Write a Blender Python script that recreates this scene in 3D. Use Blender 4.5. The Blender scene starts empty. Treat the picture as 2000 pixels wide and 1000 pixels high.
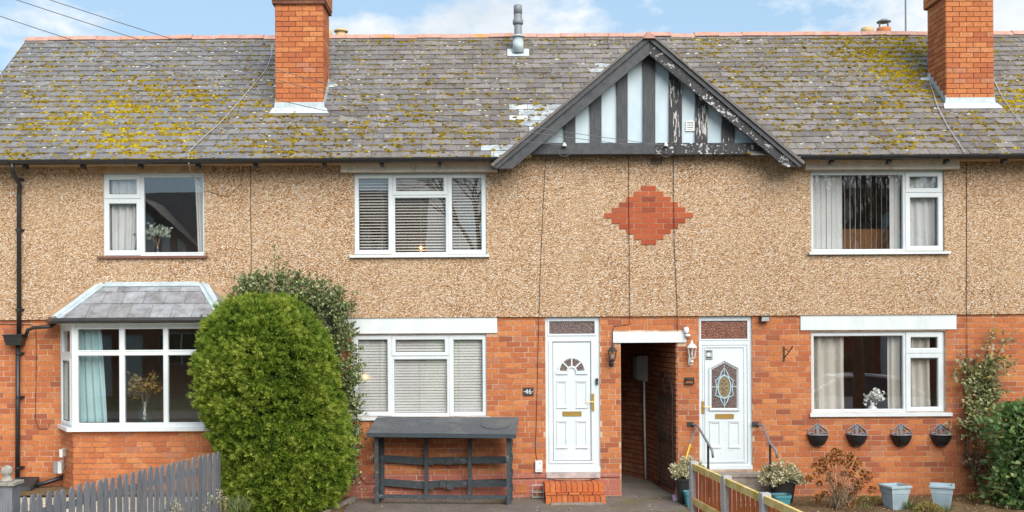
import bpy, math, random
import numpy as np
from mathutils import Vector, Matrix
random.seed(11); rng = np.random.default_rng(11)
sc = bpy.context.scene
COL = sc.collection
# ------------------------------------------------------------------ camera, sky, sun, exposure
CX, YH, F, DIST, CZ, ROLL = 960.0, 625.0, 2040.0, 17.0, 2.892, 0.006
cd = bpy.data.cameras.new('camera'); cam = bpy.data.objects.new('camera', cd); COL.objects.link(cam)
cd.sensor_width = 36.0; cd.lens = 36.0 * F / 2000.0
cd.shift_x = (1000 - CX) / 2000.0; cd.shift_y = (YH - 500) / 2000.0
cd.clip_start = 0.05; cd.clip_end = 3000
cam.matrix_world = Matrix.Translation((0, -DIST, CZ)) @ Matrix.Rotation(math.pi / 2, 4, 'X') @ Matrix.Rotation(-ROLL, 4, 'Z')
sc.camera = cam
SUN = Vector((0.34, -0.80, 0.66)).normalized()
sl = bpy.data.lights.new('sun', 'SUN'); sl.energy = 3.0; sl.angle = math.radians(52); sl.color = (1.0, 0.94, 0.86)
so = bpy.data.objects.new('sun', sl); COL.objects.link(so)
so.rotation_euler = SUN.to_track_quat('Z', 'Y').to_euler(); so.location = (6, -12, 14)
wd = bpy.data.worlds.new('World'); sc.world = wd; wd.use_nodes = True
wn = wd.node_tree.nodes; wl = wd.node_tree.links; wn.clear()
sky = wn.new('ShaderNodeTexSky'); sky.sky_type = 'NISHITA'; sky.sun_disc = False
sky.sun_elevation = math.asin(SUN.z); sky.sun_rotation = math.atan2(SUN.x, SUN.y)
sky.air_density = 1.0; sky.dust_density = 0.6; sky.ozone_density = 1.2
tc = wn.new('ShaderNodeTexCoord'); mp = wn.new('ShaderNodeMapping'); mp.inputs['Scale'].default_value = (1, 1, 2.0)
CLOUD_W = 3.8
n1 = wn.new('ShaderNodeTexNoise'); n1.noise_dimensions = '4D'; n1.inputs['Scale'].default_value = 5.0
n1.inputs['Detail'].default_value = 9; n1.inputs['Roughness'].default_value = 0.56; n1.inputs['W'].default_value = CLOUD_W
r1 = wn.new('ShaderNodeValToRGB'); r1.color_ramp.elements[0].position = 0.485; r1.color_ramp.elements[1].position = 0.57
n2 = wn.new('ShaderNodeTexNoise'); n2.inputs['Scale'].default_value = 9; n2.inputs['Detail'].default_value = 6
r2 = wn.new('ShaderNodeValToRGB')
r2.color_ramp.elements[0].color = (5.8, 6.4, 7.0, 1); r2.color_ramp.elements[1].color = (8.2, 8.4, 8.5, 1)
r2.color_ramp.elements[0].position = .35; r2.color_ramp.elements[1].position = .62
mx = wn.new('ShaderNodeMixRGB'); bg = wn.new('ShaderNodeBackground'); bg.inputs['Strength'].default_value = 0.08
haz = wn.new('ShaderNodeMixRGB'); haz.inputs['Fac'].default_value = 0.55; haz.inputs['Color2'].default_value = (4.6, 6.7, 8.6, 1)
wo = wn.new('ShaderNodeOutputWorld')
wl.new(tc.outputs['Generated'], mp.inputs['Vector']); wl.new(mp.outputs[0], n1.inputs['Vector']); wl.new(mp.outputs[0], n2.inputs['Vector'])
wl.new(n1.outputs['Fac'], r1.inputs[0]); wl.new(n2.outputs['Fac'], r2.inputs[0])
wl.new(sky.outputs[0], haz.inputs['Color1']); wl.new(haz.outputs[0], mx.inputs['Color1'])
wl.new(r1.outputs[0], mx.inputs['Fac']); wl.new(r2.outputs[0], mx.inputs['Color2'])
wl.new(mx.outputs[0], bg.inputs['Color']); wl.new(bg.outputs[0], wo.inputs['Surface'])
vs = sc.view_settings; vs.view_transform = 'Standard'; vs.look = 'None'; vs.gamma = 1; vs.use_curve_mapping = False; vs.exposure = 0.72
sc.cycles.max_bounces = 7; sc.cycles.diffuse_bounces = 3; sc.cycles.glossy_bounces = 3; sc.cycles.transmission_bounces = 3; sc.cycles.transparent_max_bounces = 10; sc.cycles.caustics_reflective = False; sc.cycles.caustics_refractive = False

# ------------------------------------------------------------------ measuring helpers (photo pixels of the facade -> metres)
def P(px, py, y=0.0):
    dx, dy = px - CX, py - YH
    d = DIST + y
    return Vector(((dx - ROLL * dy) * d / F, y, CZ - (dy + ROLL * dx) * d / F))
def R(px0, py0, px1, py1, y=0.0):
    a, b = P(px0, (py0 + py1) / 2, y), P(px1, (py0 + py1) / 2, y)
    c, d = P((px0 + px1) / 2, py1, y), P((px0 + px1) / 2, py0, y)
    return (a.x, b.x, c.z, d.z)
def toPx(v):
    d = v[1] + DIST
    dx, dy = v[0] * F / d, (CZ - v[2]) * F / d
    return (CX + dx + ROLL * dy, YH + dy - ROLL * dx)

# ------------------------------------------------------------------ materials
M = {}
class N:
    def __init__(s, name):
        m = bpy.data.materials.new(name); m.use_nodes = True; M[name] = m
        s.t = m.node_tree; s.n = s.t.nodes; s.b = s.n['Principled BSDF']; s.out = s.n['Material Output']
    def new(s, typ, **kw):
        o = s.n.new('ShaderNode' + typ)
        for k, v in kw.items(): setattr(o, k, v)
        return o
    def link(s, a, b): s.t.links.new(a, b)
    def val(s, sock, v):
        if isinstance(v, bpy.types.NodeSocket): s.link(v, sock)
        else: sock.default_value = v
    def pos(s): return s.new('NewGeometry').outputs['Position']
    def noise(s, scale, detail=4, rough=0.55, vec=None, out='Fac', stretch=None):
        o = s.new('TexNoise'); o.inputs['Scale'].default_value = scale; o.inputs['Detail'].default_value = detail
        o.inputs['Roughness'].default_value = rough
        v = vec if vec is not None else s.pos()
        if stretch:
            m = s.new('Mapping'); m.inputs['Scale'].default_value = stretch; s.link(v, m.inputs['Vector']); v = m.outputs[0]
        s.link(v, o.inputs['Vector']); return o.outputs[out]
    def voro(s, scale, out='Distance', vec=None, feature='F1'):
        o = s.new('TexVoronoi'); o.feature = feature; o.inputs['Scale'].default_value = scale
        s.link(vec if vec is not None else s.pos(), o.inputs['Vector']); return o.outputs[out]
    def ramp(s, fac, stops, const=False):
        o = s.new('ValToRGB'); cr = o.color_ramp
        if const: cr.interpolation = 'CONSTANT'
        while len(cr.elements) < len(stops): cr.elements.new(0.5)
        for e, (p, c) in zip(cr.elements, stops):
            e.position = p; e.color = (c, c, c, 1) if isinstance(c, (int, float)) else (*c, 1)
        s.link(fac, o.inputs[0]); return o.outputs[0]
    def mix(s, fac, a, b, mode='MIX'):
        o = s.new('MixRGB', blend_type=mode)
        for i, v in zip((0, 1, 2), (fac, a, b)):
            if isinstance(v, tuple): v = (*v, 1)
            s.val(o.inputs[i], v)
        return o.outputs[0]
    def math(s, op, a, b=0.0):
        o = s.new('Math', operation=op); s.val(o.inputs[0], a); s.val(o.inputs[1], b); return o.outputs[0]
    def bump(s, h, strength=.5, dist=.01):
        o = s.new('Bump'); o.inputs['Strength'].default_value = strength; o.inputs['Distance'].default_value = dist
        s.link(h, o.inputs['Height']); s.link(o.outputs[0], s.b.inputs['Normal'])
    def set(s, col=None, rough=None, spec=None, metal=None):
        if col is not None: s.val(s.b.inputs['Base Color'], (*col, 1) if isinstance(col, tuple) else col)
        if rough is not None: s.val(s.b.inputs['Roughness'], rough)
        if spec is not None: s.b.inputs['Specular IOR Level'].default_value = spec
        if metal is not None: s.b.inputs['Metallic'].default_value = metal
        return s
    def rnd(s, kind):
        if kind == 'obj': return s.new('ObjectInfo').outputs['Random']
        if kind == 'attr':
            o = s.new('Attribute'); o.attribute_name = 'rnd'; return o.outputs['Fac']
        return s.new('NewGeometry').outputs['Random Per Island']

def plain(name, col, rough=.5, metal=0, var=.12, scale=6, spec=.5, bump=0, bscale=60):
    n = N(name); f = n.noise(scale, 5)
    dark = tuple(c * (1 - var) for c in col); lite = tuple(min(1, c * (1 + var)) for c in col)
    n.set(n.ramp(f, [(.3, dark), (.7, lite)]), rough, spec, metal)
    if bump: n.bump(n.noise(bscale, 4), bump, .004)
    return n

BR = [(0, (.27, .085, .048)), (.06, (.36, .105, .048)), (.18, (.46, .137, .050)), (.46, (.53, .168, .055)), (.74, (.585, .208, .066)), (.94, (.63, .255, .092)), (1, (.36, .155, .105))]
BRH = [(0, (.42, .125, .05)), (.2, (.50, .155, .055)), (.5, (.57, .195, .065)), (.8, (.60, .225, .08)), (.95, (.62, .27, .11)), (1, (.40, .17, .12))]
def brick_mat(name, kind, tone=(1, 1, 1), painted=False, ramp=None):
    n = N(name); r = n.rnd(kind); c = n.ramp(r, ramp or BR)
    if tone != (1, 1, 1): c = n.mix(1.0, c, tone, 'MULTIPLY')
    c = n.mix(n.ramp(n.noise(1.1, 3), [(.35, 0.0), (.75, .35)]), c, (.36, .115, .06))
    c = n.mix(n.ramp(n.noise(28, 6, .7), [(.36, .55), (.6, 0.0)]), c, (.25, .085, .05))
    c = n.mix(n.ramp(n.noise(60, 4, .7), [(.62, 0.0), (.74, .45)]), c, (.62, .42, .30))
    c = n.mix(n.ramp(n.noise(3.2, 8, .7), [(.63, 0.0), (.74, .5)]), c, (.62, .44, .35))
    # painted plinth along the foot of the wall
    z = n.new('SeparateXYZ'); n.link(n.pos(), z.inputs[0])
    if painted:
        k = n.math('LESS_THAN', z.outputs['Z'], .405)
        k = n.math('MULTIPLY', k, n.ramp(n.noise(5, 7, .65), [(.30, .25), (.46, .92)]))
        c = n.mix(k, c, (.40, .135, .105))
    n.set(c, .85, .25); n.bump(n.noise(90, 5, .7), .5, .004)
brick_mat('brick', 'obj'); brick_mat('brick_rest', 'attr')
brick_mat('brick_p', 'obj', painted=True); brick_mat('brick_p_rest', 'attr', painted=True)
brick_mat('brick_red', 'obj', (.74, .44, .46)); brick_mat('brick_hot', 'obj', ramp=BRH); brick_mat('brick_hot_rest', 'attr', ramp=BRH)
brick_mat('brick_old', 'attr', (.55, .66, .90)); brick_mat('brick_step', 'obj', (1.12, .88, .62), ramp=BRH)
n = N('mortar'); n.set(n.ramp(n.noise(2.3, 7, .7), [(.28, (.26, .11, .065)), (.44, (.46, .28, .18)), (.60, (.64, .48, .35)), (.8, (.70, .60, .48))]), .95, .1)
n.bump(n.noise(120, 3), .4, .003)
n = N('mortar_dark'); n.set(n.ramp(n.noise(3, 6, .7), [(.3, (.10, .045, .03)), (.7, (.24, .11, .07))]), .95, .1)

# pebbledash: two sizes of stones, every cell its own stone colour
n = N('pebbledash'); v = n.pos()
vc = n.new('TexVoronoi'); vc.inputs['Scale'].default_value = 60; n.link(v, vc.inputs['Vector'])
sp = n.new('SeparateColor'); n.link(vc.outputs['Color'], sp.inputs[0])
c = n.ramp(sp.outputs[0], [(0, (.09, .038, .017)), (.12, (.23, .105, .05)), (.24, (.46, .25, .12)), (.44, (.61, .365, .20)), (.64, (.70, .465, .285)), (.80, (.79, .60, .43)), (.91, (.90, .83, .72)), (1, (.95, .92, .85))])
vd = n.new('TexVoronoi'); vd.inputs['Scale'].default_value = 78; n.link(v, vd.inputs['Vector'])
sp2 = n.new('SeparateColor'); n.link(vd.outputs['Color'], sp2.inputs[0])
c2 = n.ramp(sp2.outputs[1], [(0, (.10, .05, .022)), (.22, (.30, .17, .075)), (.55, (.50, .32, .16)), (1, (.74, .60, .42))])
c = n.mix(.15, c, c2)
gap = n.ramp(vc.outputs['Distance'], [(.42, 0.0), (.75, .5)])
c = n.mix(gap, c, (.24, .12, .055))
c = n.mix(n.ramp(n.noise(.9, 5, .6), [(.40, 0.0), (.72, .28)]), c, (.62, .47, .30))
c = n.mix(n.ramp(n.noise(1.7, 6, .65), [(.58, 0.0), (.80, .22)]), c, (.27, .16, .085))
st_ = n.noise(1.3, 7, .62, stretch=(3.2, 1, .22))
c = n.mix(n.ramp(st_, [(.54, 0.0), (.76, .28)]), c, (.28, .155, .08))
c = n.mix(n.ramp(n.noise(.55, 3, .5), [(.40, 0.0), (.62, .20)]), c, (.66, .47, .30))
n.set(c, .9, .2)
n.bump(n.math('ADD', n.math('MULTIPLY', vc.outputs['Distance'], -1.0), n.math('MULTIPLY', vd.outputs['Distance'], -.5)), 1.0, .016)

def slate_mat(name, kind, a, b, lichen=.5, rough=.62):
    n = N(name); r = n.rnd(kind)
    c = n.ramp(r, [(0, a), (.5, tuple((p + q) / 2 for p, q in zip(a, b))), (1, b)])
    x = n.new('SeparateXYZ'); n.link(n.pos(), x.inputs[0])
    # slates tinted blue-grey towards the left end, browner over the middle
    k = n.ramp(n.math('ADD', n.math('MULTIPLY', x.outputs['X'], .06), n.math('MULTIPLY', n.noise(.6, 3), .5)), [(-0.0, 1.0), (.22, .0)])
    c = n.mix(n.math('MULTIPLY', k, .35), c, (.20, .235, .285))
    c = n.mix(n.ramp(n.noise(5, 7, .7), [(.38, 0.0), (.66, .75)]), c, (.105, .088, .080))
    c = n.mix(n.ramp(n.noise(.8, 4, .6), [(.48, 0.0), (.75, .35)]), c, (.27, .245, .23))
    c = n.mix(n.math('MULTIPLY', n.ramp(n.noise(17, 7, .72), [(.56, 0.0), (.66, 1.0)]), lichen), c, (.40, .385, .33))
    c = n.mix(n.math('MULTIPLY', n.ramp(n.noise(9, 8, .75), [(.57, 0.0), (.66, 1.0)]), lichen * .9), c, (.20, .17, .06))
    n.set(c, rough, .4); n.bump(n.noise(26, 6, .7), .6, .006)
slate_mat('slate', 'obj', (.13, .115, .110), (.255, .230, .220)); slate_mat('slate_rest', 'attr', (.13, .115, .110), (.255, .230, .220))
slate_mat('slate_new', 'obj', (.42, .48, .52), (.62, .68, .70), .12, .5)
slate_mat('slate_bay', 'obj', (.34, .34, .36), (.48, .51, .54), .5, .5)
n = N('moss'); r = n.rnd('attr')
n.set(n.ramp(r, [(0, (.060, .044, .014)), (.25, (.13, .092, .018)), (.5, (.23, .16, .012)), (.75, (.34, .24, .009)), (1, (.48, .38, .012))]), .95, .1); n.bump(n.noise(160, 3), .8, .01)
n = N('lichen'); r = n.rnd('attr')
n.set(n.ramp(r, [(0, (.10, .085, .05)), (.35, (.20, .175, .09)), (.7, (.36, .34, .26)), (1, (.55, .54, .48))]), .95, .1)
n = N('ridge_tile'); c = n.ramp(n.noise(7, 6, .7), [(.3, (.42, .20, .15)), (.55, (.52, .31, .25)), (.75, (.50, .38, .33))])
c = n.mix(n.ramp(n.noise(2.3, 5, .6), [(.62, 0.0), (.70, .9)]), c, (.55, .27, .02)); n.set(c, .9, .2); n.bump(n.noise(70, 4), .4, .004)
n = N('lead'); c = n.ramp(n.noise(9, 6, .7), [(.3, (.33, .40, .43)), (.7, (.52, .60, .63))]); n.set(c, .5, .5); n.bump(n.noise(30, 4), .3, .004)
n = N('lead_pale'); c = n.ramp(n.noise(12, 6, .7), [(.35, (.44, .50, .52)), (.7, (.62, .67, .68))]); n.set(c, .6, .4); n.bump(n.noise(30, 4), .3, .004)
# plastics, paint, timber
n = N('upvc'); c = n.ramp(n.noise(2.2, 6, .7), [(.3, (.60, .655, .68)), (.65, (.70, .74, .755))]); c = n.mix(n.ramp(n.noise(4, 8, .7, stretch=(4, 4, .5)), [(.56, 0.0), (.72, .35)]), c, (.46, .46, .42)); n.set(c, .32, .45)
n = N('upvc_door'); c = n.ramp(n.noise(2.4, 6, .7), [(.3, (.60, .665, .70)), (.65, (.68, .735, .765))]); c = n.mix(n.ramp(n.noise(4, 8, .7, stretch=(4, 4, .5)), [(.58, 0.0), (.74, .3)]), c, (.48, .48, .45)); n.set(c, .30, .45)
n = N('painted_stone'); c = n.ramp(n.noise(4, 6, .7, stretch=(1, 1, .5)), [(.3, (.58, .64, .65)), (.7, (.72, .76, .76))]); n.set(c, .7, .3); n.bump(n.noise(40, 5), .2, .004)
n = N('stained_lintel'); c = n.ramp(n.noise(6, 7, .75, stretch=(1, 1, .25)), [(.30, (.45, .36, .27)), (.46, (.70, .64, .57)), (.7, (.80, .77, .73))]); n.set(c, .8, .3); n.bump(n.noise(40, 5), .3, .005)
n = N('brown_lintel'); c = n.ramp(n.noise(5, 7, .75), [(.32, (.32, .20, .11)), (.6, (.48, .33, .21)), (.8, (.56, .46, .35))]); n.set(c, .85, .2)
plain('brown_sill', (.17, .07, .05), .7); plain('black_plastic', (.022, .022, .024), .38, var=.25); plain('dark_metal', (.03, .031, .033), .45, var=.3)
plain('grey_rail', (.20, .20, .22), .45); plain('grey_plastic', (.20, .22, .245), .5); plain('pale_grey_plastic', (.55, .58, .58), .45)
n = N('timber_black'); g = n.noise(7, 6, .65, stretch=(5, 5, .6)); c = n.ramp(g, [(.3, (.040, .043, .048)), (.7, (.085, .09, .098))]); n.set(c, .62, .35); n.bump(n.noise(12, 6, .7, stretch=(6, 6, .5)), .5, .006)
n = N('timber_black_rake'); g = n.noise(10, 6, .65); c = n.ramp(g, [(.3, (.042, .045, .05)), (.7, (.085, .09, .098))]); n.set(c, .62, .35); n.bump(n.noise(24, 6, .7), .4, .005)
def peel(name, st, lo, hi):
    n = N(name); g = n.noise(7, 6, .65, stretch=(5, 5, .6)); c = n.ramp(g, [(.3, (.034, .034, .037)), (.7, (.075, .072, .075))])
    f = n.noise(9, 8, .62, stretch=st); f2 = n.noise(1.6, 3)
    k = n.ramp(n.math('ADD', f, n.math('MULTIPLY', n.math('SUBTRACT', f2, .5), .35)), [(lo, 0.0), (hi, 1.0)])
    c = n.mix(k, c, n.ramp(n.noise(30, 4), [(.3, (.38, .36, .34)), (.7, (.62, .62, .62))])); n.set(c, .75, .25); n.bump(n.math('MULTIPLY', k, -1.0), .4, .004)
peel('timber_peel', (3.2, 3, .55), .55, .575); peel('timber_peel_light', (2.0, 3, 2.4), .585, .61)
n = N('gable_panel'); c = n.ramp(n.noise(3, 6, .7, stretch=(2, 1, .6)), [(.3, (.44, .55, .61)), (.7, (.56, .66, .71))]); n.set(c, .75, .3)
plain('terracotta', (.48, .17, .06), .8, bump=.3); plain('buff_clay', (.58, .42, .22), .8)
def wood(name, a, b, rough=.75, sc_=(9, 9, .8)):
    n = N(name); g = n.noise(9, 7, .65, stretch=sc_); r = n.rnd('obj')
    c = n.ramp(g, [(.28, a), (.72, b)]); c = n.mix(n.ramp(r, [(0, .0), (1, .35)]), c, tuple(x * .65 for x in a)); n.set(c, rough, .3); n.bump(g, .35, .004); return n
wood('picket_grey', (.105, .112, .13), (.235, .245, .265)); wood('store_grey', (.028, .038, .045), (.078, .095, .105), sc_=(2, 9, 9))
n = N('store_worn'); g = n.noise(9, 7, .65, stretch=(2, 9, 9)); c = n.ramp(g, [(.28, (.028, .038, .045)), (.72, (.085, .10, .11))]); c = n.mix(n.ramp(n.noise(6, 9, .75, stretch=(1, 2, 2)), [(.57, 0.0), (.64, .7)]), c, (.22, .21, .19)); n.set(c, .8, .25); n.bump(g, .5, .005)
n = N('roof_felt'); c = n.ramp(n.noise(30, 6, .7), [(.3, (.065, .07, .078)), (.7, (.125, .135, .148))]); c = n.mix(n.ramp(n.noise(2.5, 7, .65), [(.48, 0.0), (.7, .5)]), c, (.20, .195, .18)); n.set(c, .85, .2); n.bump(n.noise(140, 3), .4, .004)
n = wood('fence_red', (.54, .115, .030), (.74, .22, .06)); n.b.inputs['Roughness'].default_value = .8
n = N('fence_rail'); c = n.ramp(n.noise(7, 7, .7), [(.3, (.58, .33, .10)), (.5, (.72, .52, .20)), (.72, (.80, .68, .38))]); c = n.mix(n.ramp(n.noise(3, 4), [(.5, 0.0), (.68, .6)]), c, (.36, .36, .04)); n.set(c, .85, .2); n.bump(n.noise(40, 5), .3, .004)
n = N('concrete_post'); n.set(n.ramp(n.noise(14, 6, .7), [(.3, (.36, .35, .36)), (.7, (.52, .51, .52))]), .9, .2); n.bump(n.noise(90, 4), .3, .003)
n = N('trellis'); n.set(n.ramp(n.noise(20, 5, .6), [(.3, (.12, .055, .035)), (.7, (.21, .11, .075))]), .85, .2)
n = N('stone_step'); c = n.ramp(n.noise(9, 7, .7), [(.3, (.20, .165, .14)), (.7, (.38, .33, .29))]); c = n.mix(n.ramp(n.noise(3, 5), [(.5, 0.0), (.7, .5)]), c, (.16, .15, .07)); n.set(c, .9, .2); n.bump(n.noise(70, 5), .4, .004)
plain('threshold', (.42, .37, .36), .85, var=.25, scale=9)
# metals and glass
n = N('brass'); n.set((.62, .40, .11), .32, .5, .85)
n = N('iron'); n.set(n.ramp(n.noise(30, 4), [(.3, (.025, .022, .020)), (.7, (.07, .05, .04))]), .6, .4)
plain('white_metal', (.72, .74, .74), .4); plain('cable_black', (.025, .018, .016), .7, var=.3); plain('cable_grey', (.42, .42, .42), .6); plain('wire', (.16, .16, .17), .6)
def glass(name, base, k, bumpy=0.0006, bs=1.3, tint=(1, 1, 1)):
    n = N(name); n.n.remove(n.b)
    tr = n.new('BsdfTransparent'); tr.inputs['Color'].default_value = (*tint, 1)
    gl = n.new('BsdfGlossy'); gl.inputs['Roughness'].default_value = 0.0
    fr = n.new('LayerWeight'); fr.inputs['Blend'].default_value = .5
    f = n.math('ADD', n.math('MULTIPLY', n.math('POWER', fr.outputs['Facing'], 5.0), k), base)
    b = n.new('Bump'); b.inputs['Strength'].default_value = 1; b.inputs['Distance'].default_value = bumpy
    n.link(n.noise(bs, 2), b.inputs['Height']); n.link(b.outputs[0], gl.inputs['Normal'])
    mx = n.new('MixShader'); n.link(f, mx.inputs[0]); n.link(tr.outputs[0], mx.inputs[1]); n.link(gl.outputs[0], mx.inputs[2]); n.link(mx.outputs[0], n.out.inputs[0])
glass('pane', .115, .8); glass('pane_clear', .07, .8, tint=(.94, .97, .96)); glass('lamp_glass', .06, .8, tint=(.9, .92, .9))
n = N('obscure_glass'); n.set(n.ramp(n.voro(60), [(.1, (.045, .03, .028)), (.5, (.13, .085, .078))]), .22, .6); n.bump(n.voro(55), .8, .006)
n = N('obscure_glass_red'); n.set(n.ramp(n.noise(26, 4, .6, stretch=(1, 1, .4)), [(.3, (.10, .035, .02)), (.7, (.24, .085, .05))]), .22, .6); n.bump(n.voro(45), .7, .006)
plain('came_blue', (.42, .60, .68), .4); n = N('gold_glass'); n.set(n.ramp(n.noise(60, 4), [(.35, (.10, .075, .04)), (.65, (.38, .30, .17))]), .3, .6)
# inside
plain('room_wall', (.52, .45, .38), .9); plain('room_dark', (.40, .33, .28), .9); plain('room_reflect_brown', (.50, .30, .21), .9)  # brown lining's brick tone imitates reflections of the houses opposite
def cloth(name, col):
    n = N(name); d = n.new('BsdfTranslucent'); d.inputs['Color'].default_value = (*col, 1)
    n.set(n.ramp(n.noise(3, 3, .5), [(.3, tuple(c * .9 for c in col)), (.7, col)]), .9, .1)
    ms = n.new('MixShader'); ms.inputs[0].default_value = .25; n.link(n.b.outputs[0], ms.inputs[1]); n.link(d.outputs[0], ms.inputs[2]); n.link(ms.outputs[0], n.out.inputs[0])
cloth('curtain_white', (.84, .86, .85)); cloth('curtain_cream', (.82, .78, .70)); cloth('curtain_teal', (.60, .77, .82)); cloth('vane', (.86, .88, .87)); cloth('blind_slat', (.84, .85, .83)); cloth('blind_slat_warm', (.80, .76, .68))
plain('headboard', (.52, .24, .09), .6); plain('petal_white', (.8, .82, .76), .7); plain('ceramic', (.74, .74, .72), .3)
n = N('lamp_on'); n.b.inputs['Emission Color'].default_value = (1, .42, .06, 1); n.b.inputs['Emission Strength'].default_value = 14; n.set((.9, .5, .15))
# ground
n = N('concrete'); c = n.ramp(n.noise(1.6, 8, .7), [(.3, (.115, .098, .085)), (.7, (.205, .18, .16))])
c = n.mix(n.ramp(n.noise(1.3, 6, .6), [(.52, 0.0), (.70, .75)]), c, (.17, .14, .035)); c = n.mix(n.ramp(n.noise(50, 4), [(.62, 0.0), (.72, .4)]), c, (.4, .34, .25)); n.set(c, .9, .2); n.bump(n.noise(60, 6, .7), .4, .006)
n = N('soil'); n.set(n.ramp(n.noise(14, 8, .75), [(.3, (.10, .065, .035)), (.6, (.22, .15, .085)), (.75, (.20, .17, .05))]), .95, .1); n.bump(n.noise(30, 8, .75), .9, .03)
n = N('gravel'); v_ = n.voro(38, 'Color'); s_ = n.new('SeparateColor'); n.link(v_, s_.inputs[0]); n.set(n.ramp(s_.outputs[0], [(0, (.40, .30, .18)), (.5, (.66, .55, .38)), (1, (.80, .74, .62))]), .9, .2); n.bump(n.voro(38), 1, .02)
n = N('lawn'); n.set(n.ramp(n.noise(20, 6, .7), [(.3, (.05, .08, .02)), (.7, (.12, .15, .04))]), .95, .1)
n = N('asphalt'); n.set(n.ramp(n.noise(60, 5, .7), [(.3, (.04, .04, .042)), (.7, (.075, .075, .078))]), .9, .2)
n = N('pavement'); n.set(n.ramp(n.noise(8, 6, .7), [(.3, (.20, .19, .18)), (.7, (.32, .31, .29))]), .9, .2)
# plants
def leafmat(name, stops, tr=.25, rough=.55):
    n = N(name); c = n.ramp(n.rnd('attr'), stops); n.set(c, rough, .35)
    d = n.new('BsdfTranslucent'); n.link(c, d.inputs['Color']); ms = n.new('MixShader'); ms.inputs[0].default_value = tr
    n.link(n.b.outputs[0], ms.inputs[1]); n.link(d.outputs[0], ms.inputs[2]); n.link(ms.outputs[0], n.out.inputs[0])
leafmat('yew', [(0, (.022, .045, .008)), (.28, (.076, .142, .015)), (.55, (.170, .265, .026)), (.82, (.295, .38, .046)), (1, (.46, .51, .10))], .34)
leafmat('holly', [(0, (.055, .085, .025)), (.45, (.145, .195, .065)), (.8, (.29, .33, .15)), (1, (.48, .50, .32))], .15, .4)
leafmat('variegated', [(0, (.20, .21, .08)), (.35, (.44, .42, .22)), (.7, (.66, .62, .40)), (1, (.78, .74, .56))])
leafmat('dried', [(0, (.08, .028, .008)), (.3, (.23, .085, .020)), (.65, (.48, .205, .05)), (1, (.74, .45, .15))])
leafmat('climber', [(0, (.11, .10, .035)), (.3, (.20, .22, .08)), (.65, (.35, .38, .21)), (.88, (.46, .42, .16)), (1, (.52, .38, .03))])
leafmat('laurel', [(0, (.06, .125, .035)), (.45, (.125, .235, .075)), (.8, (.24, .36, .15)), (1, (.48, .52, .20))], .3, .35)
leafmat('groundcover', [(0, (.16, .12, .03)), (.5, (.34, .27, .08)), (1, (.52, .46, .18))])
leafmat('grass', [(0, (.06, .10, .03)), (.6, (.15, .20, .08)), (1, (.34, .34, .14))])
leafmat('sage', [(0, (.30, .36, .28)), (1, (.62, .68, .58))]); leafmat('autumn', [(0, (.14, .08, .03)), (.4, (.20, .19, .06)), (.7, (.36, .20, .07)), (1, (.50, .32, .14))])
leafmat('litter', [(0, (.16, .06, .02)), (.5, (.38, .19, .07)), (1, (.62, .50, .34))])
plain('bark', (.15, .10, .065), .9, var=.4, scale=30, bump=.5); plain('stem', (.26, .19, .12), .9, var=.3, scale=30); plain('stem_red', (.26, .10, .05), .8)
plain('core_dark', (.022, .028, .010), 1.0)  # dark tone for the light-blocking hulls inside foliage
plain('pot_black', (.016, .017, .018), .45, var=.3); plain('pot_teal', (.06, .25, .30), .45); plain('pot_blue', (.34, .44, .49), .5, var=.14)
plain('yellow_plastic', (.75, .48, .02), .4); plain('lilac_plastic', (.46, .32, .50), .5); plain('stone_ball', (.30, .28, .24), .9, var=.35, scale=25)
n = N('car_paint'); n.set((.68, .70, .72), .25, .6, .3); plain('tyre', (.015, .015, .015), .8); n = N('car_glass'); n.set((.01, .012, .014), .05, .8)

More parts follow.
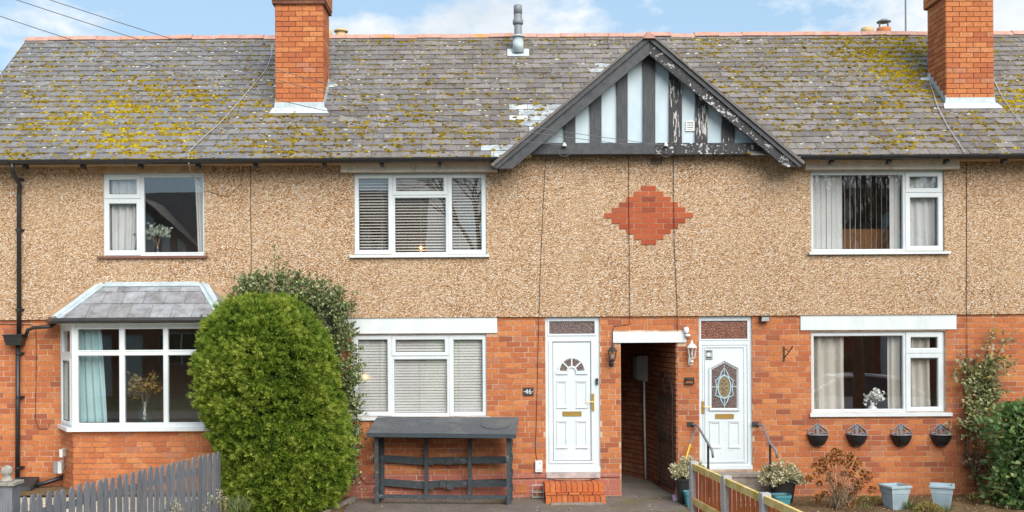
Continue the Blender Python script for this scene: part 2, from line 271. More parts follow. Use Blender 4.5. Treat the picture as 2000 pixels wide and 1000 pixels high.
# ------------------------------------------------------------------ mesh helpers
ORG = {}
def link(o, parent=None):
    COL.objects.link(o)
    if parent is not None: o.parent = parent
    return o
class MB:
    def __init__(s): s.v = []; s.f = []
    def poly(s, pts):
        i = len(s.v); s.v += [tuple(p) for p in pts]; s.f.append(tuple(range(i, i + len(pts)))); return s
    def box(s, x0, x1, y0, y1, z0, z1):
        i = len(s.v); s.v += [(x, y, z) for z in (z0, z1) for y in (y0, y1) for x in (x0, x1)]
        s.f += [tuple(i + k for k in q) for q in ((0, 2, 3, 1), (4, 5, 7, 6), (0, 1, 5, 4), (2, 6, 7, 3), (0, 4, 6, 2), (1, 3, 7, 5))]; return s
    def hexa(s, p):                       # 8 points, lower four then upper four, both going round
        i = len(s.v); s.v += [tuple(q) for q in p]
        s.f += [tuple(i + k for k in q) for q in ((3, 2, 1, 0), (4, 5, 6, 7), (0, 1, 5, 4), (1, 2, 6, 5), (2, 3, 7, 6), (3, 0, 4, 7))]; return s
    def obox(s, a, b, w, h, up=(0, 0, 1), up_shift=0.0):     # bar from a to b, w sideways, h along up
        a, b = Vector(a), Vector(b); d = (b - a).normalized(); up = Vector(up); side = d.cross(up).normalized(); u = side.cross(d).normalized()
        p = []
        for q in (a, b):
            for sx, su in ((-1, -1), (1, -1), (1, 1), (-1, 1)): p.append(q + side * sx * w / 2 + u * (su * h / 2 + up_shift))
        return s.hexa(p)
    def prism(s, pts, y0, y1):            # polygon in x,z (counter-clockwise from the front) swept from y0 (front) to y1
        n = len(pts); i = len(s.v)
        s.v += [(x, y0, z) for x, z in pts] + [(x, y1, z) for x, z in pts]
        s.f.append(tuple(range(i, i + n))); s.f.append(tuple(range(i + 2 * n - 1, i + n - 1, -1)))
        for k in range(n): j = (k + 1) % n; s.f.append((i + k, i + n + k, i + n + j, i + j))
        return s
    def tube(s, pts, r, n=6, cap=True):
        pts = [Vector(p) for p in pts]; rs = r if isinstance(r, (list, tuple)) else [r] * len(pts)
        base = len(s.v); prev = None
        for k, p in enumerate(pts):
            d = (pts[min(k + 1, len(pts) - 1)] - pts[max(k - 1, 0)])
            d = d.normalized() if d.length > 1e-9 else Vector((0, 0, 1))
            if prev is None:
                a = d.cross(Vector((0, 0, 1)));
                if a.length < .05: a = d.cross(Vector((1, 0, 0)))
            else: a = prev - d * prev.dot(d)
            a.normalize(); prev = a; b = d.cross(a)
            for q in range(n):
                t = 2 * math.pi * q / n; s.v.append(tuple(p + (a * math.cos(t) + b * math.sin(t)) * rs[k]))
        for k in range(len(pts) - 1):
            for q in range(n):
                w = (q + 1) % n; s.f.append((base + k * n + q, base + k * n + w, base + (k + 1) * n + w, base + (k + 1) * n + q))
        if cap: s.f.append(tuple(base + q for q in range(n - 1, -1, -1))); e = base + (len(pts) - 1) * n; s.f.append(tuple(e + q for q in range(n)))
        return s
    def lathe(s, prof, c=(0, 0, 0), n=16, sq=None):       # prof (r,z); sq=(ax,ay) makes it a rounded square of that aspect
        base = len(s.v); c = Vector(c)
        for r, z in prof:
            for q in range(n):
                t = 2 * math.pi * (q + .5) / n; x, y = math.cos(t), math.sin(t)
                if sq:
                    m = (abs(x) ** sq[2] + abs(y) ** sq[2]) ** (1 / sq[2]); x, y = x / m * sq[0], y / m * sq[1]
                s.v.append((c.x + r * x, c.y + r * y, c.z + z))
        for k in range(len(prof) - 1):
            for q in range(n):
                w = (q + 1) % n; s.f.append((base + k * n + q, base + k * n + w, base + (k + 1) * n + w, base + (k + 1) * n + q))
        s.f.append(tuple(base + q for q in range(n - 1, -1, -1))); e = base + (len(prof) - 1) * n; s.f.append(tuple(e + q for q in range(n))); return s
    def ring(s, o, i, y0, y1, cham=.006):     # rectangular frame: outer and inner (x0,x1,z0,z1), inner edge sloped back
        O = [(o[0], o[2]), (o[1], o[2]), (o[1], o[3]), (o[0], o[3])]; I = [(i[0], i[2]), (i[1], i[2]), (i[1], i[3]), (i[0], i[3])]
        J = [(i[0] - cham, i[2] - cham), (i[1] + cham, i[2] - cham), (i[1] + cham, i[3] + cham), (i[0] - cham, i[3] + cham)]
        b = len(s.v); s.v += [(x, y1, z) for x, z in O] + [(x, y0, z) for x, z in O] + [(x, y0, z) for x, z in J] + [(x, y0 + cham, z) for x, z in I] + [(x, y1, z) for x, z in I]
        for k in range(4):
            j = (k + 1) % 4
            for a in range(4): s.f.append((b + a * 4 + k, b + a * 4 + j, b + a * 4 + 4 + j, b + a * 4 + 4 + k))
        return s
    def slab(s, x0, x1, z0, z1, y0, y1, holes=()):        # wall slab with rectangular holes (x0,x1,z0,z1)
        xs = sorted({x0, x1} | {min(max(v, x0), x1) for h in holes for v in h[:2]}); zs = sorted({z0, z1} | {min(max(v, z0), z1) for h in holes for v in h[2:4]})
        nx, nz = len(xs) - 1, len(zs) - 1
        def solid(a, b):
            if a < 0 or b < 0 or a >= nx or b >= nz: return False
            cx, cz = (xs[a] + xs[a + 1]) / 2, (zs[b] + zs[b + 1]) / 2
            return not any(h[0] < cx < h[1] and h[2] < cz < h[3] for h in holes)
        for a in range(nx):
            for b in range(nz):
                if not solid(a, b): continue
                X0, X1, Z0, Z1 = xs[a], xs[a + 1], zs[b], zs[b + 1]
                s.poly([(X0, y0, Z0), (X1, y0, Z0), (X1, y0, Z1), (X0, y0, Z1)]); s.poly([(X1, y1, Z0), (X0, y1, Z0), (X0, y1, Z1), (X1, y1, Z1)])
                if not solid(a - 1, b): s.poly([(X0, y1, Z0), (X0, y0, Z0), (X0, y0, Z1), (X0, y1, Z1)])
                if not solid(a + 1, b): s.poly([(X1, y0, Z0), (X1, y1, Z0), (X1, y1, Z1), (X1, y0, Z1)])
                if not solid(a, b - 1): s.poly([(X0, y1, Z0), (X1, y1, Z0), (X1, y0, Z0), (X0, y0, Z0)])
                if not solid(a, b + 1): s.poly([(X0, y0, Z1), (X1, y0, Z1), (X1, y1, Z1), (X0, y1, Z1)])
        return s
    def build(s, name, m, parent=None, smooth=False, org=None):
        og = Vector(ORG[parent]) if parent is not None else Vector(org or (0, 0, 0))
        me = bpy.data.meshes.new(name); me.from_pydata([(x - og.x, y - og.y, z - og.z) for x, y, z in s.v], [], s.f)
        me.materials.append(M[m])
        if smooth: me.shade_smooth() if hasattr(me, 'shade_smooth') else me.polygons.foreach_set('use_smooth', [True] * len(me.polygons))
        o = bpy.data.objects.new(name, me); link(o, parent)
        if parent is None: o.location = og
        ORG[o] = og; return o
def thing(name, label, cat, loc=(0, 0, 0), group=None):
    o = bpy.data.objects.new(name, None); link(o); o.location = loc; ORG[o] = Vector(loc); o.empty_display_size = .1
    return tag(o, label, cat, group)
def tag(o, label, cat, group=None):
    o['label'] = label; o['category'] = cat
    if group: o['group'] = group
    return o
def structure(o): o['kind'] = 'structure'; return o
def bulk(name, bv, bf, mats, offs, m, parent=None, rnd=None, stuff=False, org=(0, 0, 0), smooth=False):
    """one mesh from many transformed copies of a small shape, each with its own 'rnd' value"""
    bv = np.asarray(bv, float); bf = np.asarray(bf, int); mats = np.asarray(mats, float); offs = np.asarray(offs, float)
    og = np.array(ORG[parent] if parent is not None else org); n = len(offs); k = len(bv)
    V = np.einsum('nij,kj->nki', mats, bv) + (offs - og)[:, None, :]
    Fc = (bf[None] + (np.arange(n) * k)[:, None, None]).reshape(-1, bf.shape[1])
    me = bpy.data.meshes.new(name); nf = len(Fc); w = bf.shape[1]
    me.vertices.add(n * k); me.vertices.foreach_set('co', V.reshape(-1)); me.loops.add(nf * w); me.loops.foreach_set('vertex_index', Fc.reshape(-1).astype(np.int32))
    me.polygons.add(nf); me.polygons.foreach_set('loop_start', (np.arange(nf) * w).astype(np.int32)); me.polygons.foreach_set('loop_total', np.full(nf, w, np.int32))
    me.polygons.foreach_set('use_smooth', np.full(nf, smooth, dtype=bool)); me.update(); me.validate()
    at = me.attributes.new('rnd', 'FLOAT', 'POINT'); r = rng.random(n) if rnd is None else np.clip(np.asarray(rnd), 0, 1)
    at.data.foreach_set('value', np.repeat(r, k).astype(np.float32)); me.materials.append(M[m])
    o = bpy.data.objects.new(name, me); link(o, parent)
    if parent is None: o.location = og
    if stuff: o['kind'] = 'stuff'
    ORG[o] = Vector(og); return o
BOXV = [(x, y, z) for z in (-.5, .5) for y in (-.5, .5) for x in (-.5, .5)]
BOXF = [(0, 2, 3, 1), (4, 5, 7, 6), (0, 1, 5, 4), (2, 6, 7, 3), (0, 4, 6, 2), (1, 3, 7, 5)]
def unit_mesh(name, m):
    me = bpy.data.meshes.new(name); me.from_pydata(BOXV, [], BOXF); me.materials.append(M[m]); return me
def rand_rot(n, up=None):
    q = rng.normal(size=(n, 4)); q /= np.linalg.norm(q, axis=1)[:, None]; w, x, y, z = q.T
    return np.stack([np.stack([1 - 2 * (y * y + z * z), 2 * (x * y - z * w), 2 * (x * z + y * w)], -1), np.stack([2 * (x * y + z * w), 1 - 2 * (x * x + z * z), 2 * (y * z - x * w)], -1), np.stack([2 * (x * z - y * w), 2 * (y * z + x * w), 1 - 2 * (x * x + y * y)], -1)], 1)
def frames(d, roll=None):
    """rotation matrices whose local +Z points along d"""
    d = d / np.linalg.norm(d, axis=1)[:, None]; t = rng.normal(size=d.shape); a = t - d * (t * d).sum(1)[:, None]; a /= np.linalg.norm(a, axis=1)[:, None]
    b = np.cross(d, a); return np.stack([a, b, d], -1)

# ------------------------------------------------------------------ brickwork
BL, BH = .2375, .0875
def cut(segs, a, b):
    out = []
    for p, q in segs:
        if b <= p or a >= q: out.append((p, q)); continue
        if a > p: out.append((p, a))
        if b < q: out.append((b, q))
    return out
def brick_list(x0, x1, z0, z1, holes, phase=0.0, joint=.0135):
    res = []; n = int(round((z1 - z0) / BH)); h = (z1 - z0) / n
    for k in range(n):
        za, zb = z0 + k * h, z0 + (k + 1) * h; segs = [(x0, x1)]
        for hh in holes:
            if hh[2] < zb - .02 and hh[3] > za + .02: segs = cut(segs, hh[0], hh[1])
        s0 = math.floor(x0 / BL) * BL + (BL / 2 if (k % 2) else 0) + phase + random.uniform(-.012, .012)
        if random.random() < .22: s0 += BL / 4
        for p, q in segs:
            x = s0 - BL * 2
            while x < q:
                a, b = max(x, p), min(x + BL, q)
                if b - a > .035: res.append(((a + b) / 2, (za + zb) / 2, b - a - joint, h - joint * .9))
                x += BL
    return res
def place_bricks(parent, items, m, mrest, limit, depth=.05, key=None, name='brick'):
    """items: (centre, sx, sz, rotz). The first `limit` by key become parts, the rest one stuff part"""
    if key: items = sorted(items, key=key)
    me = unit_mesh(name, m); og = ORG[parent]
    for c, sx, sz, rz in items[:limit]:
        o = bpy.data.objects.new(name, me); link(o, parent); o.location = Vector(c) - og; o.scale = (sx, depth, sz)
        o.rotation_euler = (random.uniform(-.004, .004), random.uniform(-.006, .006), rz)
    rest = items[limit:]
    if rest:
        mats = []
        for c, sx, sz, rz in rest:
            cc, ss = math.cos(rz), math.sin(rz); mats.append([[cc * sx, -ss * depth, 0], [ss * sx, cc * depth, 0], [0, 0, sz]])
        bulk('further_bricks', BOXV, BOXF, mats, [tuple(c) for c, *_ in rest], mrest, parent, stuff=True)

# ------------------------------------------------------------------ terrace: levels and openings
ZR = P(960, 619).z                       # foot of the pebbledash
EAVE_Y, EAVE_Z, RIDGE_Y, RIDGE_Z = -.38, 5.47, 3.0, 8.33
SL = (RIDGE_Z - EAVE_Z) / (RIDGE_Y - EAVE_Y); RLEN = math.hypot(RIDGE_Y - EAVE_Y, RIDGE_Z - EAVE_Z); RDIR = Vector((0, RIDGE_Y - EAVE_Y, RIDGE_Z - EAVE_Z)) / RLEN; RNRM = Vector((0, -RDIR.z, RDIR.y))
def roof_pt(x, t, h=0.0): return Vector((x, EAVE_Y, EAVE_Z)) + RDIR * t + RNRM * h
HX = [-8.80, -3.2, 2.54, 8.15, 11.6]
LAB = [('brick and pebbledash terraced house with a slate-roofed bay window', 'left'), ('pebbledash terraced house numbered 46 with a plain white door', 'mid'),
       ('pebbledash terraced house with an oval leaded glass front door', 'right'), ('sliver of the next terraced house beyond the right-hand chimney', 'far')]
HOUSE = [thing('terraced_house', LAB[i][0], 'house', ((HX[i] + HX[i + 1]) / 2, 0, 0), 'houses of the terrace') for i in range(4)]
W_UP = [R(202, 338, 400, 500), R(692, 338, 950, 498), R(1583, 333, 1843, 492)]
W_DN = {1: R(688, 653, 950, 814), 2: R(1585, 647, 1847, 806)}
DOOR = {1: R(1066, 618, 1172, 932), 2: R(1366, 616, 1469, 917)}
PASS = R(1213, 669, 1324, 975); PASS = (PASS[0], PASS[1], -.35, PASS[3])
BAYW = (-7.02, -3.98, -.35, 2.92)
LINT = {1: R(660, 620, 971, 651), 2: R(1563, 614, 1867, 644)}
PLINT = R(1197, 648, 1340, 669)
holes = {0: [(BAYW[0] + .1, BAYW[1] - .1, .9, 2.80)], 1: [W_DN[1], DOOR[1], PASS], 2: [W_DN[2], DOOR[2], PASS], 3: []}
lintholes = {0: [(BAYW[0], BAYW[1], -.35, 3)], 1: [LINT[1], PLINT], 2: [LINT[2], PLINT], 3: []}
ROW = {}
for i in range(4):
    h = HOUSE[i]; x0, x1 = HX[i], HX[i + 1]
    w = MB().slab(x0, x1, -.4, ZR + .06, .0045, .26, holes[i]).build('brick_wall', 'mortar', h)
    vis = [q for q in brick_list(x0, x1, -.32, ZR + .03, holes[i] + lintholes[i])]
    it = [((cx, .022, cz), sx, sz, 0) for cx, cz, sx, sz in vis]
    # the bricks that show: those the picture has and no shrub or fence hides
    def key(q):
        px, py = toPx(q[0]); bad = 0
        if px < 3 or px > 1997 or py > 985: bad += 10
        if 395 < px < 690: bad += 5
        if py > 900 and px < 440: bad += 3
        return (bad, random.random() * .01 + abs(py - 800) / 1000)
    pn = i == 1
    place_bricks(w, it, 'brick_p' if pn else 'brick', 'brick_p_rest' if pn else 'brick_rest', 262, key=key)
    up = [W_UP[i]] if i < 3 else []
    dia = []
    MB().slab(x0, x1, ZR, 5.62, -.026, .26, up).build('pebbledash_wall', 'pebbledash', h)
    MB().box(x0, x1, RIDGE_Y * 2 - .26, RIDGE_Y * 2, -.4, 5.6).build('rear_wall', 'mortar', h)
# bell-cast lip at the foot of the pebbledash
for i in range(4):
    x0, x1 = HX[i], HX[i + 1]
    MB().prism([(x0, ZR - .004), (x1, ZR - .004), (x1, ZR + .05), (x0, ZR + .05)], -.040, -.024).build('render_lip', 'pebbledash', HOUSE[i])
MB().box(HX[0] - .02, HX[0] + .24, .26, 5.7, -.4, 5.6).build('end_wall', 'brick_rest', HOUSE[0])
# lintels
for i, rc, m, y in ((0, R(178, 322, 418, 338), 'brown_lintel', -.11), (1, R(668, 318, 972, 338), 'stained_lintel', -.16), (2, R(1568, 313, 1866, 333), 'stained_lintel', -.16)):
    MB().box(rc[0], rc[1], y, .1, rc[2] + .004, rc[3] + .03).build('upper_lintel', m, HOUSE[i])
for i in (1, 2):
    rc = LINT[i]; MB().box(rc[0], rc[1], -.02, .2, rc[2], min(rc[3], ZR - .006)).build('lower_lintel', 'painted_stone', HOUSE[i])
MB().box(PLINT[0], PLINT[1], -.028, .24, PLINT[2], PLINT[3]).build('passage_lintel', 'painted_stone', HOUSE[1])
# dark brick diamond set in the pebbledash of number 46
c0 = P(1266.5, 421); DB = .240; DH = .0872; items = []
for r, nb in enumerate([1, 2, 3, 4, 5, 6, 5, 4, 3, 2, 1]):
    for k in range(nb): items.append(((c0.x + (k - (nb - 1) / 2) * DB, -.022, c0.z + (5 - r) * DH), DB - .008, DH - .008, 0))
dm = MB()
for r, nb in enumerate([1, 2, 3, 4, 5, 6, 5, 4, 3, 2, 1]):
    z = c0.z + (5 - r) * DH; dm.box(c0.x - nb * DB / 2 + .005, c0.x + nb * DB / 2 - .005, -.033, -.026, z - DH / 2 + .0006 * r, z + DH / 2 + .0006 * r)
d = dm.build('brick_diamond', 'mortar', HOUSE[1]); d['label'] = 'stepped diamond of dark red bricks under the gable'
place_bricks(d, items, 'brick_red', 'brick_rest', 99, depth=.034)

# ------------------------------------------------------------------ windows
def window(i, o, cells, yf, name='window', sill=None, sill_m='upvc', sill_h=.035, lab=None):
    """o outer px rect; cells: (glass px rect, sash px rect or None)"""
    h = HOUSE[i]; orc = R(*o, 0); G = [(R(*g), R(*s) if s else None) for g, s in cells]
    fr = MB().slab(orc[0], orc[1], orc[2], orc[3], yf, yf + .07, [s or g for g, s in G]).build('window', 'upvc', h)
    if lab: fr['label'] = lab
    for g, s in G:
        if s:
            b = .004; MB().ring((s[0] - b, s[1] + b, s[2] - b, s[3] + b), g, yf - .014, yf + .05, .012).build('sash', 'upvc', fr)
        else:
            b = .022; MB().ring((g[0] - b, g[1] + b, g[2] - b, g[3] + b), (g[0] + .004, g[1] - .004, g[2] + .004, g[3] - .004), yf - .005, yf + .05, .012).build('glazing_bead', 'upvc', fr)
        MB().box(g[0] - .01, g[1] + .01, yf + .028, yf + .034, g[2] - .01, g[3] + .01).build('pane', 'pane', fr)
        gk = .0045; MB().ring((g[0] + .001, g[1] - .001, g[2] + .001, g[3] - .001), (g[0] + gk, g[1] - gk, g[2] + gk, g[3] - gk), yf + .022, yf + .027, .0005).build('gasket', 'black_plastic', fr)
    if sill:
        s = R(*sill); MB().prism([(s[0], s[2]), (s[1], s[2]), (s[1], s[3] - .002), (s[0], s[3] - .002)], yf - .10 if sill_m == 'upvc' else -.075, yf + .06).build('sill', sill_m, fr)
    return fr
UF, DF = .012, .05
window(0, (202, 338, 400, 500), [((213, 351, 266, 379), (205, 342, 274, 387)), ((213, 398, 266, 489), (205, 390, 274, 498)), ((281, 346, 396, 493), None)], UF, sill=(193, 500, 406, 505), sill_m='brown_sill')
window(1, (692, 338, 950, 498), [((701, 349, 758, 488), (693.5, 341, 765, 496)), ((774, 348, 866, 373), (768, 341, 873, 380)), ((771, 386, 871, 493), None), ((883, 348, 940, 488), (876, 341, 948.5, 496))], UF, sill=(684, 498, 956, 503))
window(2, (1583, 333, 1843, 492), [((1588, 341, 1764, 487), None), ((1777, 345, 1831, 367), (1769, 337, 1839, 375)), ((1778, 386, 1832, 480), (1769, 378, 1840, 489))], UF, sill=(1578, 492, 1853, 497))
window(1, (688, 653, 950, 814), [((699, 664, 756, 805), (691, 656, 764, 812)), ((772, 664, 868, 688), (765.5, 656.5, 875, 694)), ((769, 702, 873, 808), None), ((886, 664, 942, 805), (878, 656, 949, 812))], DF, sill=(680, 814, 957, 820))
window(2, (1585, 647, 1847, 806), [((1591, 656, 1766, 800), None), ((1781, 659, 1833, 680), (1772, 650, 1842, 689)), ((1781, 700, 1834, 795), (1772, 691, 1843, 803))], DF, sill=(1581, 806, 1858, 813))
# rooms behind the glass
def room(i, rc, m, y0=.262, dep=2.4, pad=.5, padz=.45):
    x0, x1, z0, z1 = rc[0] - pad, rc[1] + pad, rc[2] - padz, rc[3] + .22
    b = MB(); b.poly([(x0, y0 + dep, z0), (x1, y0 + dep, z0), (x1, y0 + dep, z1), (x0, y0 + dep, z1)]); b.poly([(x0, y0, z0), (x1, y0, z0), (x1, y0 + dep, z0), (x0, y0 + dep, z0)])
    b.poly([(x0, y0, z1), (x0, y0 + dep, z1), (x1, y0 + dep, z1), (x1, y0, z1)]); b.poly([(x0, y0, z0), (x0, y0 + dep, z0), (x0, y0 + dep, z1), (x0, y0, z1)]); b.poly([(x1, y0, z0), (x1, y0, z1), (x1, y0 + dep, z1), (x1, y0 + dep, z0)])
    return b.build('room_lining', m, HOUSE[i])
room(0, W_UP[0], 'room_dark'); room(1, W_UP[1], 'room_wall', pad=.3); room(2, W_UP[2], 'room_dark'); room(1, W_DN[1], 'room_wall', pad=.3); room(2, W_DN[2], 'room_reflect_brown')
room(0, (-6.9, -4.1, 1.0, 2.7), 'room_dark', pad=.1)

# ------------------------------------------------------------------ main roof
def gable_under(x, y): return 7.40 - .868 * abs(x - 2.49) > EAVE_Z + (y - EAVE_Y) * SL
NR = 23; GA = (RLEN - .05) / NR; SW = .318
CHIM = [(-3.66, -2.85, .82, 1.50, 0), (7.79, 8.60, .84, 1.58, 2)]
def in_chim(x, y, m=0.0):
    return any(c[0] - m < x < c[1] + m and c[2] - m < y < c[3] + m for c in CHIM)
slate_pos = []
for i in range(4):
    x0, x1 = HX[i], HX[i + 1]
    deck = MB(); rf = None
    gl0, gl1 = P(985, 320, -.3).x, P(1550, 316, -.3).x
    pieces = [(p, q, -.02) for p, q in cut([(x0, x1)], gl0, gl1)]
    if max(x0, gl0) < min(x1, gl1): pieces.append((max(x0, gl0), min(x1, gl1), (.06 - EAVE_Y) / RDIR.y))
    for p, q, t_ in pieces:
        a, b = roof_pt(p, t_, -.05), roof_pt(q, RLEN, -.05)
        deck.hexa([a, (q, a.y, a.z), (q, b.y, b.z), (p, b.y, b.z), a + RNRM * .035, Vector((q, a.y, a.z)) + RNRM * .035, Vector((q, b.y, b.z)) + RNRM * .035, Vector((p, b.y, b.z)) + RNRM * .035])
    yb = RIDGE_Y * 2 + .3; deck.hexa([(x0, RIDGE_Y, RIDGE_Z - .06), (x1, RIDGE_Y, RIDGE_Z - .06), (x1, yb, EAVE_Z), (x0, yb, EAVE_Z), (x0, RIDGE_Y, RIDGE_Z - .02), (x1, RIDGE_Y, RIDGE_Z - .02), (x1, yb, EAVE_Z + .04), (x0, yb, EAVE_Z + .04)])
    rf = deck.build('roof', 'slate_rest', HOUSE[i]); ROW[i] = rf
    me = unit_mesh('slate', 'slate'); me2 = unit_mesh('slate', 'slate_new'); allsl = []
    for r in range(NR):
        t0 = r * GA; off = (SW / 2 if r % 2 else 0)
        k0 = math.floor((x0 - off) / SW)
        x = k0 * SW + off
        while x < x1:
            a, b = max(x, x0 - .02), min(x + SW, x1); x += SW
            if b - a < .03: continue
            cx = (a + b) / 2; pc = roof_pt(cx, t0 + .1)
            if pc.y < 2.0 and all(gable_under(cx + s, pc.y + .15) for s in (-.22, .22)): continue
            if in_chim(cx, pc.y, -.05): continue
            px, py = toPx(pc)
            if px < -260 or px > 2420: continue
            slate_pos.append((i, r, a, b)); allsl.append((r, cx, b - a, t0, px, py))
    ti = math.atan2(.020, GA * 1.3)
    allsl.sort(key=lambda q: (q[0] if 0 <= q[4] <= 2000 else 99))
    ang = math.atan2(RDIR.z, RDIR.y)
    rest_m, rest_o = [], []
    for n_, (r, cx, w_, t0, px, py) in enumerate(allsl):
        ln = GA * 1.3; rx = ang - ti + random.gauss(0, .006); ry = random.gauss(0, .008); rz = random.gauss(0, .006)
        if random.random() < .03: rz += random.gauss(0, .03)
        c = roof_pt(cx, t0 + ln / 2 - .0 + random.gauss(0, .003), .012 + random.random() * .004)
        if n_ < 290:
            new = (px - 960) / 130 + (300 - py) / 100 > 0 and 925 < px < 1100 and (py > 285 or (210 < py < 262 and px > 1000 + random.uniform(-22, 40))) or (1150 < px < 1190 and 125 < py < 146)
            o = bpy.data.objects.new('slate', me2 if new else me); link(o, rf); o.location = c - ORG[rf]; o.scale = (w_ - .007, ln, .013); o.rotation_euler = (rx, ry, rz)
        else:
            rest_m.append(np.array((Matrix.Rotation(rz, 3, 'Z') @ Matrix.Rotation(ry, 3, 'Y') @ Matrix.Rotation(rx, 3, 'X') @ Matrix.Diagonal((w_ - .007, ln, .013))))); rest_o.append(tuple(c))
    if rest_o: bulk('further_slates', BOXV, BOXF, rest_m, rest_o, 'slate_rest', rf, stuff=True)
    # ridge tiles
    prof = [(-.135, -.105), (-.075, -.03), (0, 0), (.075, -.03), (.135, -.105), (.115, -.115), (0, -.03), (-.115, -.115)]
    x = x0 - (.06 if i == 0 else 0)
    while x < x1 - .02:
        e = min(x + .455, x1); b = MB(); dz = random.gauss(.045, .006); tl = random.gauss(0, .004); nn = len(prof)
        b.v = [(x + .003, RIDGE_Y + p, RIDGE_Z + q + dz) for p, q in prof] + [(e - .003, RIDGE_Y + p, RIDGE_Z + q + dz + tl) for p, q in prof]
        b.f = [tuple(range(nn)), tuple(range(2 * nn - 1, nn - 1, -1))] + [(k, (k + 1) % nn, nn + (k + 1) % nn, nn + k) for k in range(nn)]
        b.build('ridge_tile', 'ridge_tile', rf); x = e
    # gutter, brackets, soffit
    segs = [(x0, x1)]
    ga, gb = P(972, 320, -.45).x, P(1562, 316, -.45).x
    segs = cut(segs, ga, gb)
    for p, q in segs:
        if q - p < .1: continue
        n_ = 9; outer = [(-.062 * math.cos(math.pi * k / n_), -.062 * math.sin(math.pi * k / n_)) for k in range(n_ + 1)]
        ring_ = outer + [(y * .9, z * .9 + .002) for y, z in outer[::-1]]
        b = MB(); nn = len(ring_); cy, cz = -.45, EAVE_Z - .005
        if i == 0: p = x0 - .1
        b.v = [(p, cy + y, cz + z) for y, z in ring_] + [(q, cy + y, cz + z) for y, z in ring_]
        b.f = [tuple(range(nn))[::-1], tuple(range(nn, 2 * nn))] + [(k, nn + k, nn + (k + 1) % nn, (k + 1) % nn) for k in range(nn)]
        g = b.build('gutter', 'black_plastic', HOUSE[i])
        xx = p + .35
        while xx < q - .1:
            MB().tube([(xx, -.45 - .066 * math.cos(math.pi * k / 8), cz - .066 * math.sin(math.pi * k / 8)) for k in range(9)], .009, 5).box(xx - .018, xx + .018, -.384, -.34, cz - .06, cz - .01).build('bracket', 'black_plastic', g)
            MB().box(xx + .17, xx + .225, -.36, -.24, EAVE_Z - .12, EAVE_Z - .056).build('rafter_foot', 'dark_metal', HOUSE[i]); xx += .92
    for p, q in segs: MB().box(p, q, -.385, -.37, EAVE_Z - .065, EAVE_Z - .03).build('fascia', 'timber_black', HOUSE[i])
    for p, q in segs: MB().box(p, q, -.37, -.02, EAVE_Z - .055, EAVE_Z - .042).build('soffit', 'brown_lintel', HOUSE[i])
# verge board on the far left gable end
MB().obox(roof_pt(HX[0] - .02, -.1, -.06), roof_pt(HX[0] - .02, RLEN, -.06), .03, .16, up=RNRM).build('verge_board', 'timber_black', HOUSE[0])

# moss and lichen: cushions gathered at slate tails and joints, one mass per roof
LUMP_V, LUMP_F = [(0, 0, 1)], []
for k in range(6): LUMP_V.append((.62 * math.cos(k * 1.047), .62 * math.sin(k * 1.047), .72))
for k in range(6): LUMP_V.append((1.0 * math.cos(k * 1.047 + .3), 1.0 * math.sin(k * 1.047 + .3), -.1))
for k in range(6):
    j = (k + 1) % 6; LUMP_F += [(0, 1 + k, 1 + j), (1 + k, 7 + k, 7 + j), (1 + k, 7 + j, 1 + j)]
def gs(px, py, cx, cy, sx, sy): return math.exp(-((px - cx) / sx) ** 2 - ((py - cy) / sy) ** 2)
def moss_density(px, py):
    big = .06 + 1.7 * gs(px, py, 255, 250, 150, 62) + 1.0 * gs(px, py, 330, 190, 140, 30) + .55 * gs(px, py, 60, 250, 130, 90) + .55 * gs(px, py, 820, 255, 230, 70) + .35 * gs(px, py, 560, 280, 150, 50)
    big += 1.6 * gs(px, py, 1765, 125, 60, 45) + 1.6 * gs(px, py, 1705, 95, 100, 42) + .55 * gs(px, py, 1700, 250, 220, 70) + 2.4 * gs(px, py, 1988, 190, 45, 30) + .9 * gs(px, py, 1790, 170, 45, 40) + .4 * gs(px, py, 1480, 170, 170, 80) + .25 * gs(px, py, 1000, 82, 900, 8)
    sm = .9 * gs(px, py, 180, 160, 300, 90) + .5 * gs(px, py, 780, 140, 330, 70) + .8 * gs(px, py, 1640, 120, 220, 80) + .45 * gs(px, py, 520, 240, 120, 60) + .3 + .6 * gs(px, py, 1000, 84, 900, 9)
    return big, sm
byh = {i: ([], [], []) for i in range(4)}; byl = {i: ([], [], []) for i in range(4)}
Rr = np.array([[1, 0, 0], [0, RDIR.y, RNRM.y], [0, RDIR.z, RNRM.z]])
def lump(store, i, x, t, s, flat, rv):
    a = random.random() * 6.28; ca, sa = math.cos(a), math.sin(a); ex = random.uniform(.8, 1.7)
    m = Rr @ np.diag([s * ex, s, s * flat]) @ np.array([[ca, -sa, 0], [sa, ca, 0], [0, 0, 1]])
    store[i][0].append(m); store[i][1].append(tuple(roof_pt(x, t, .020))); store[i][2].append(rv)
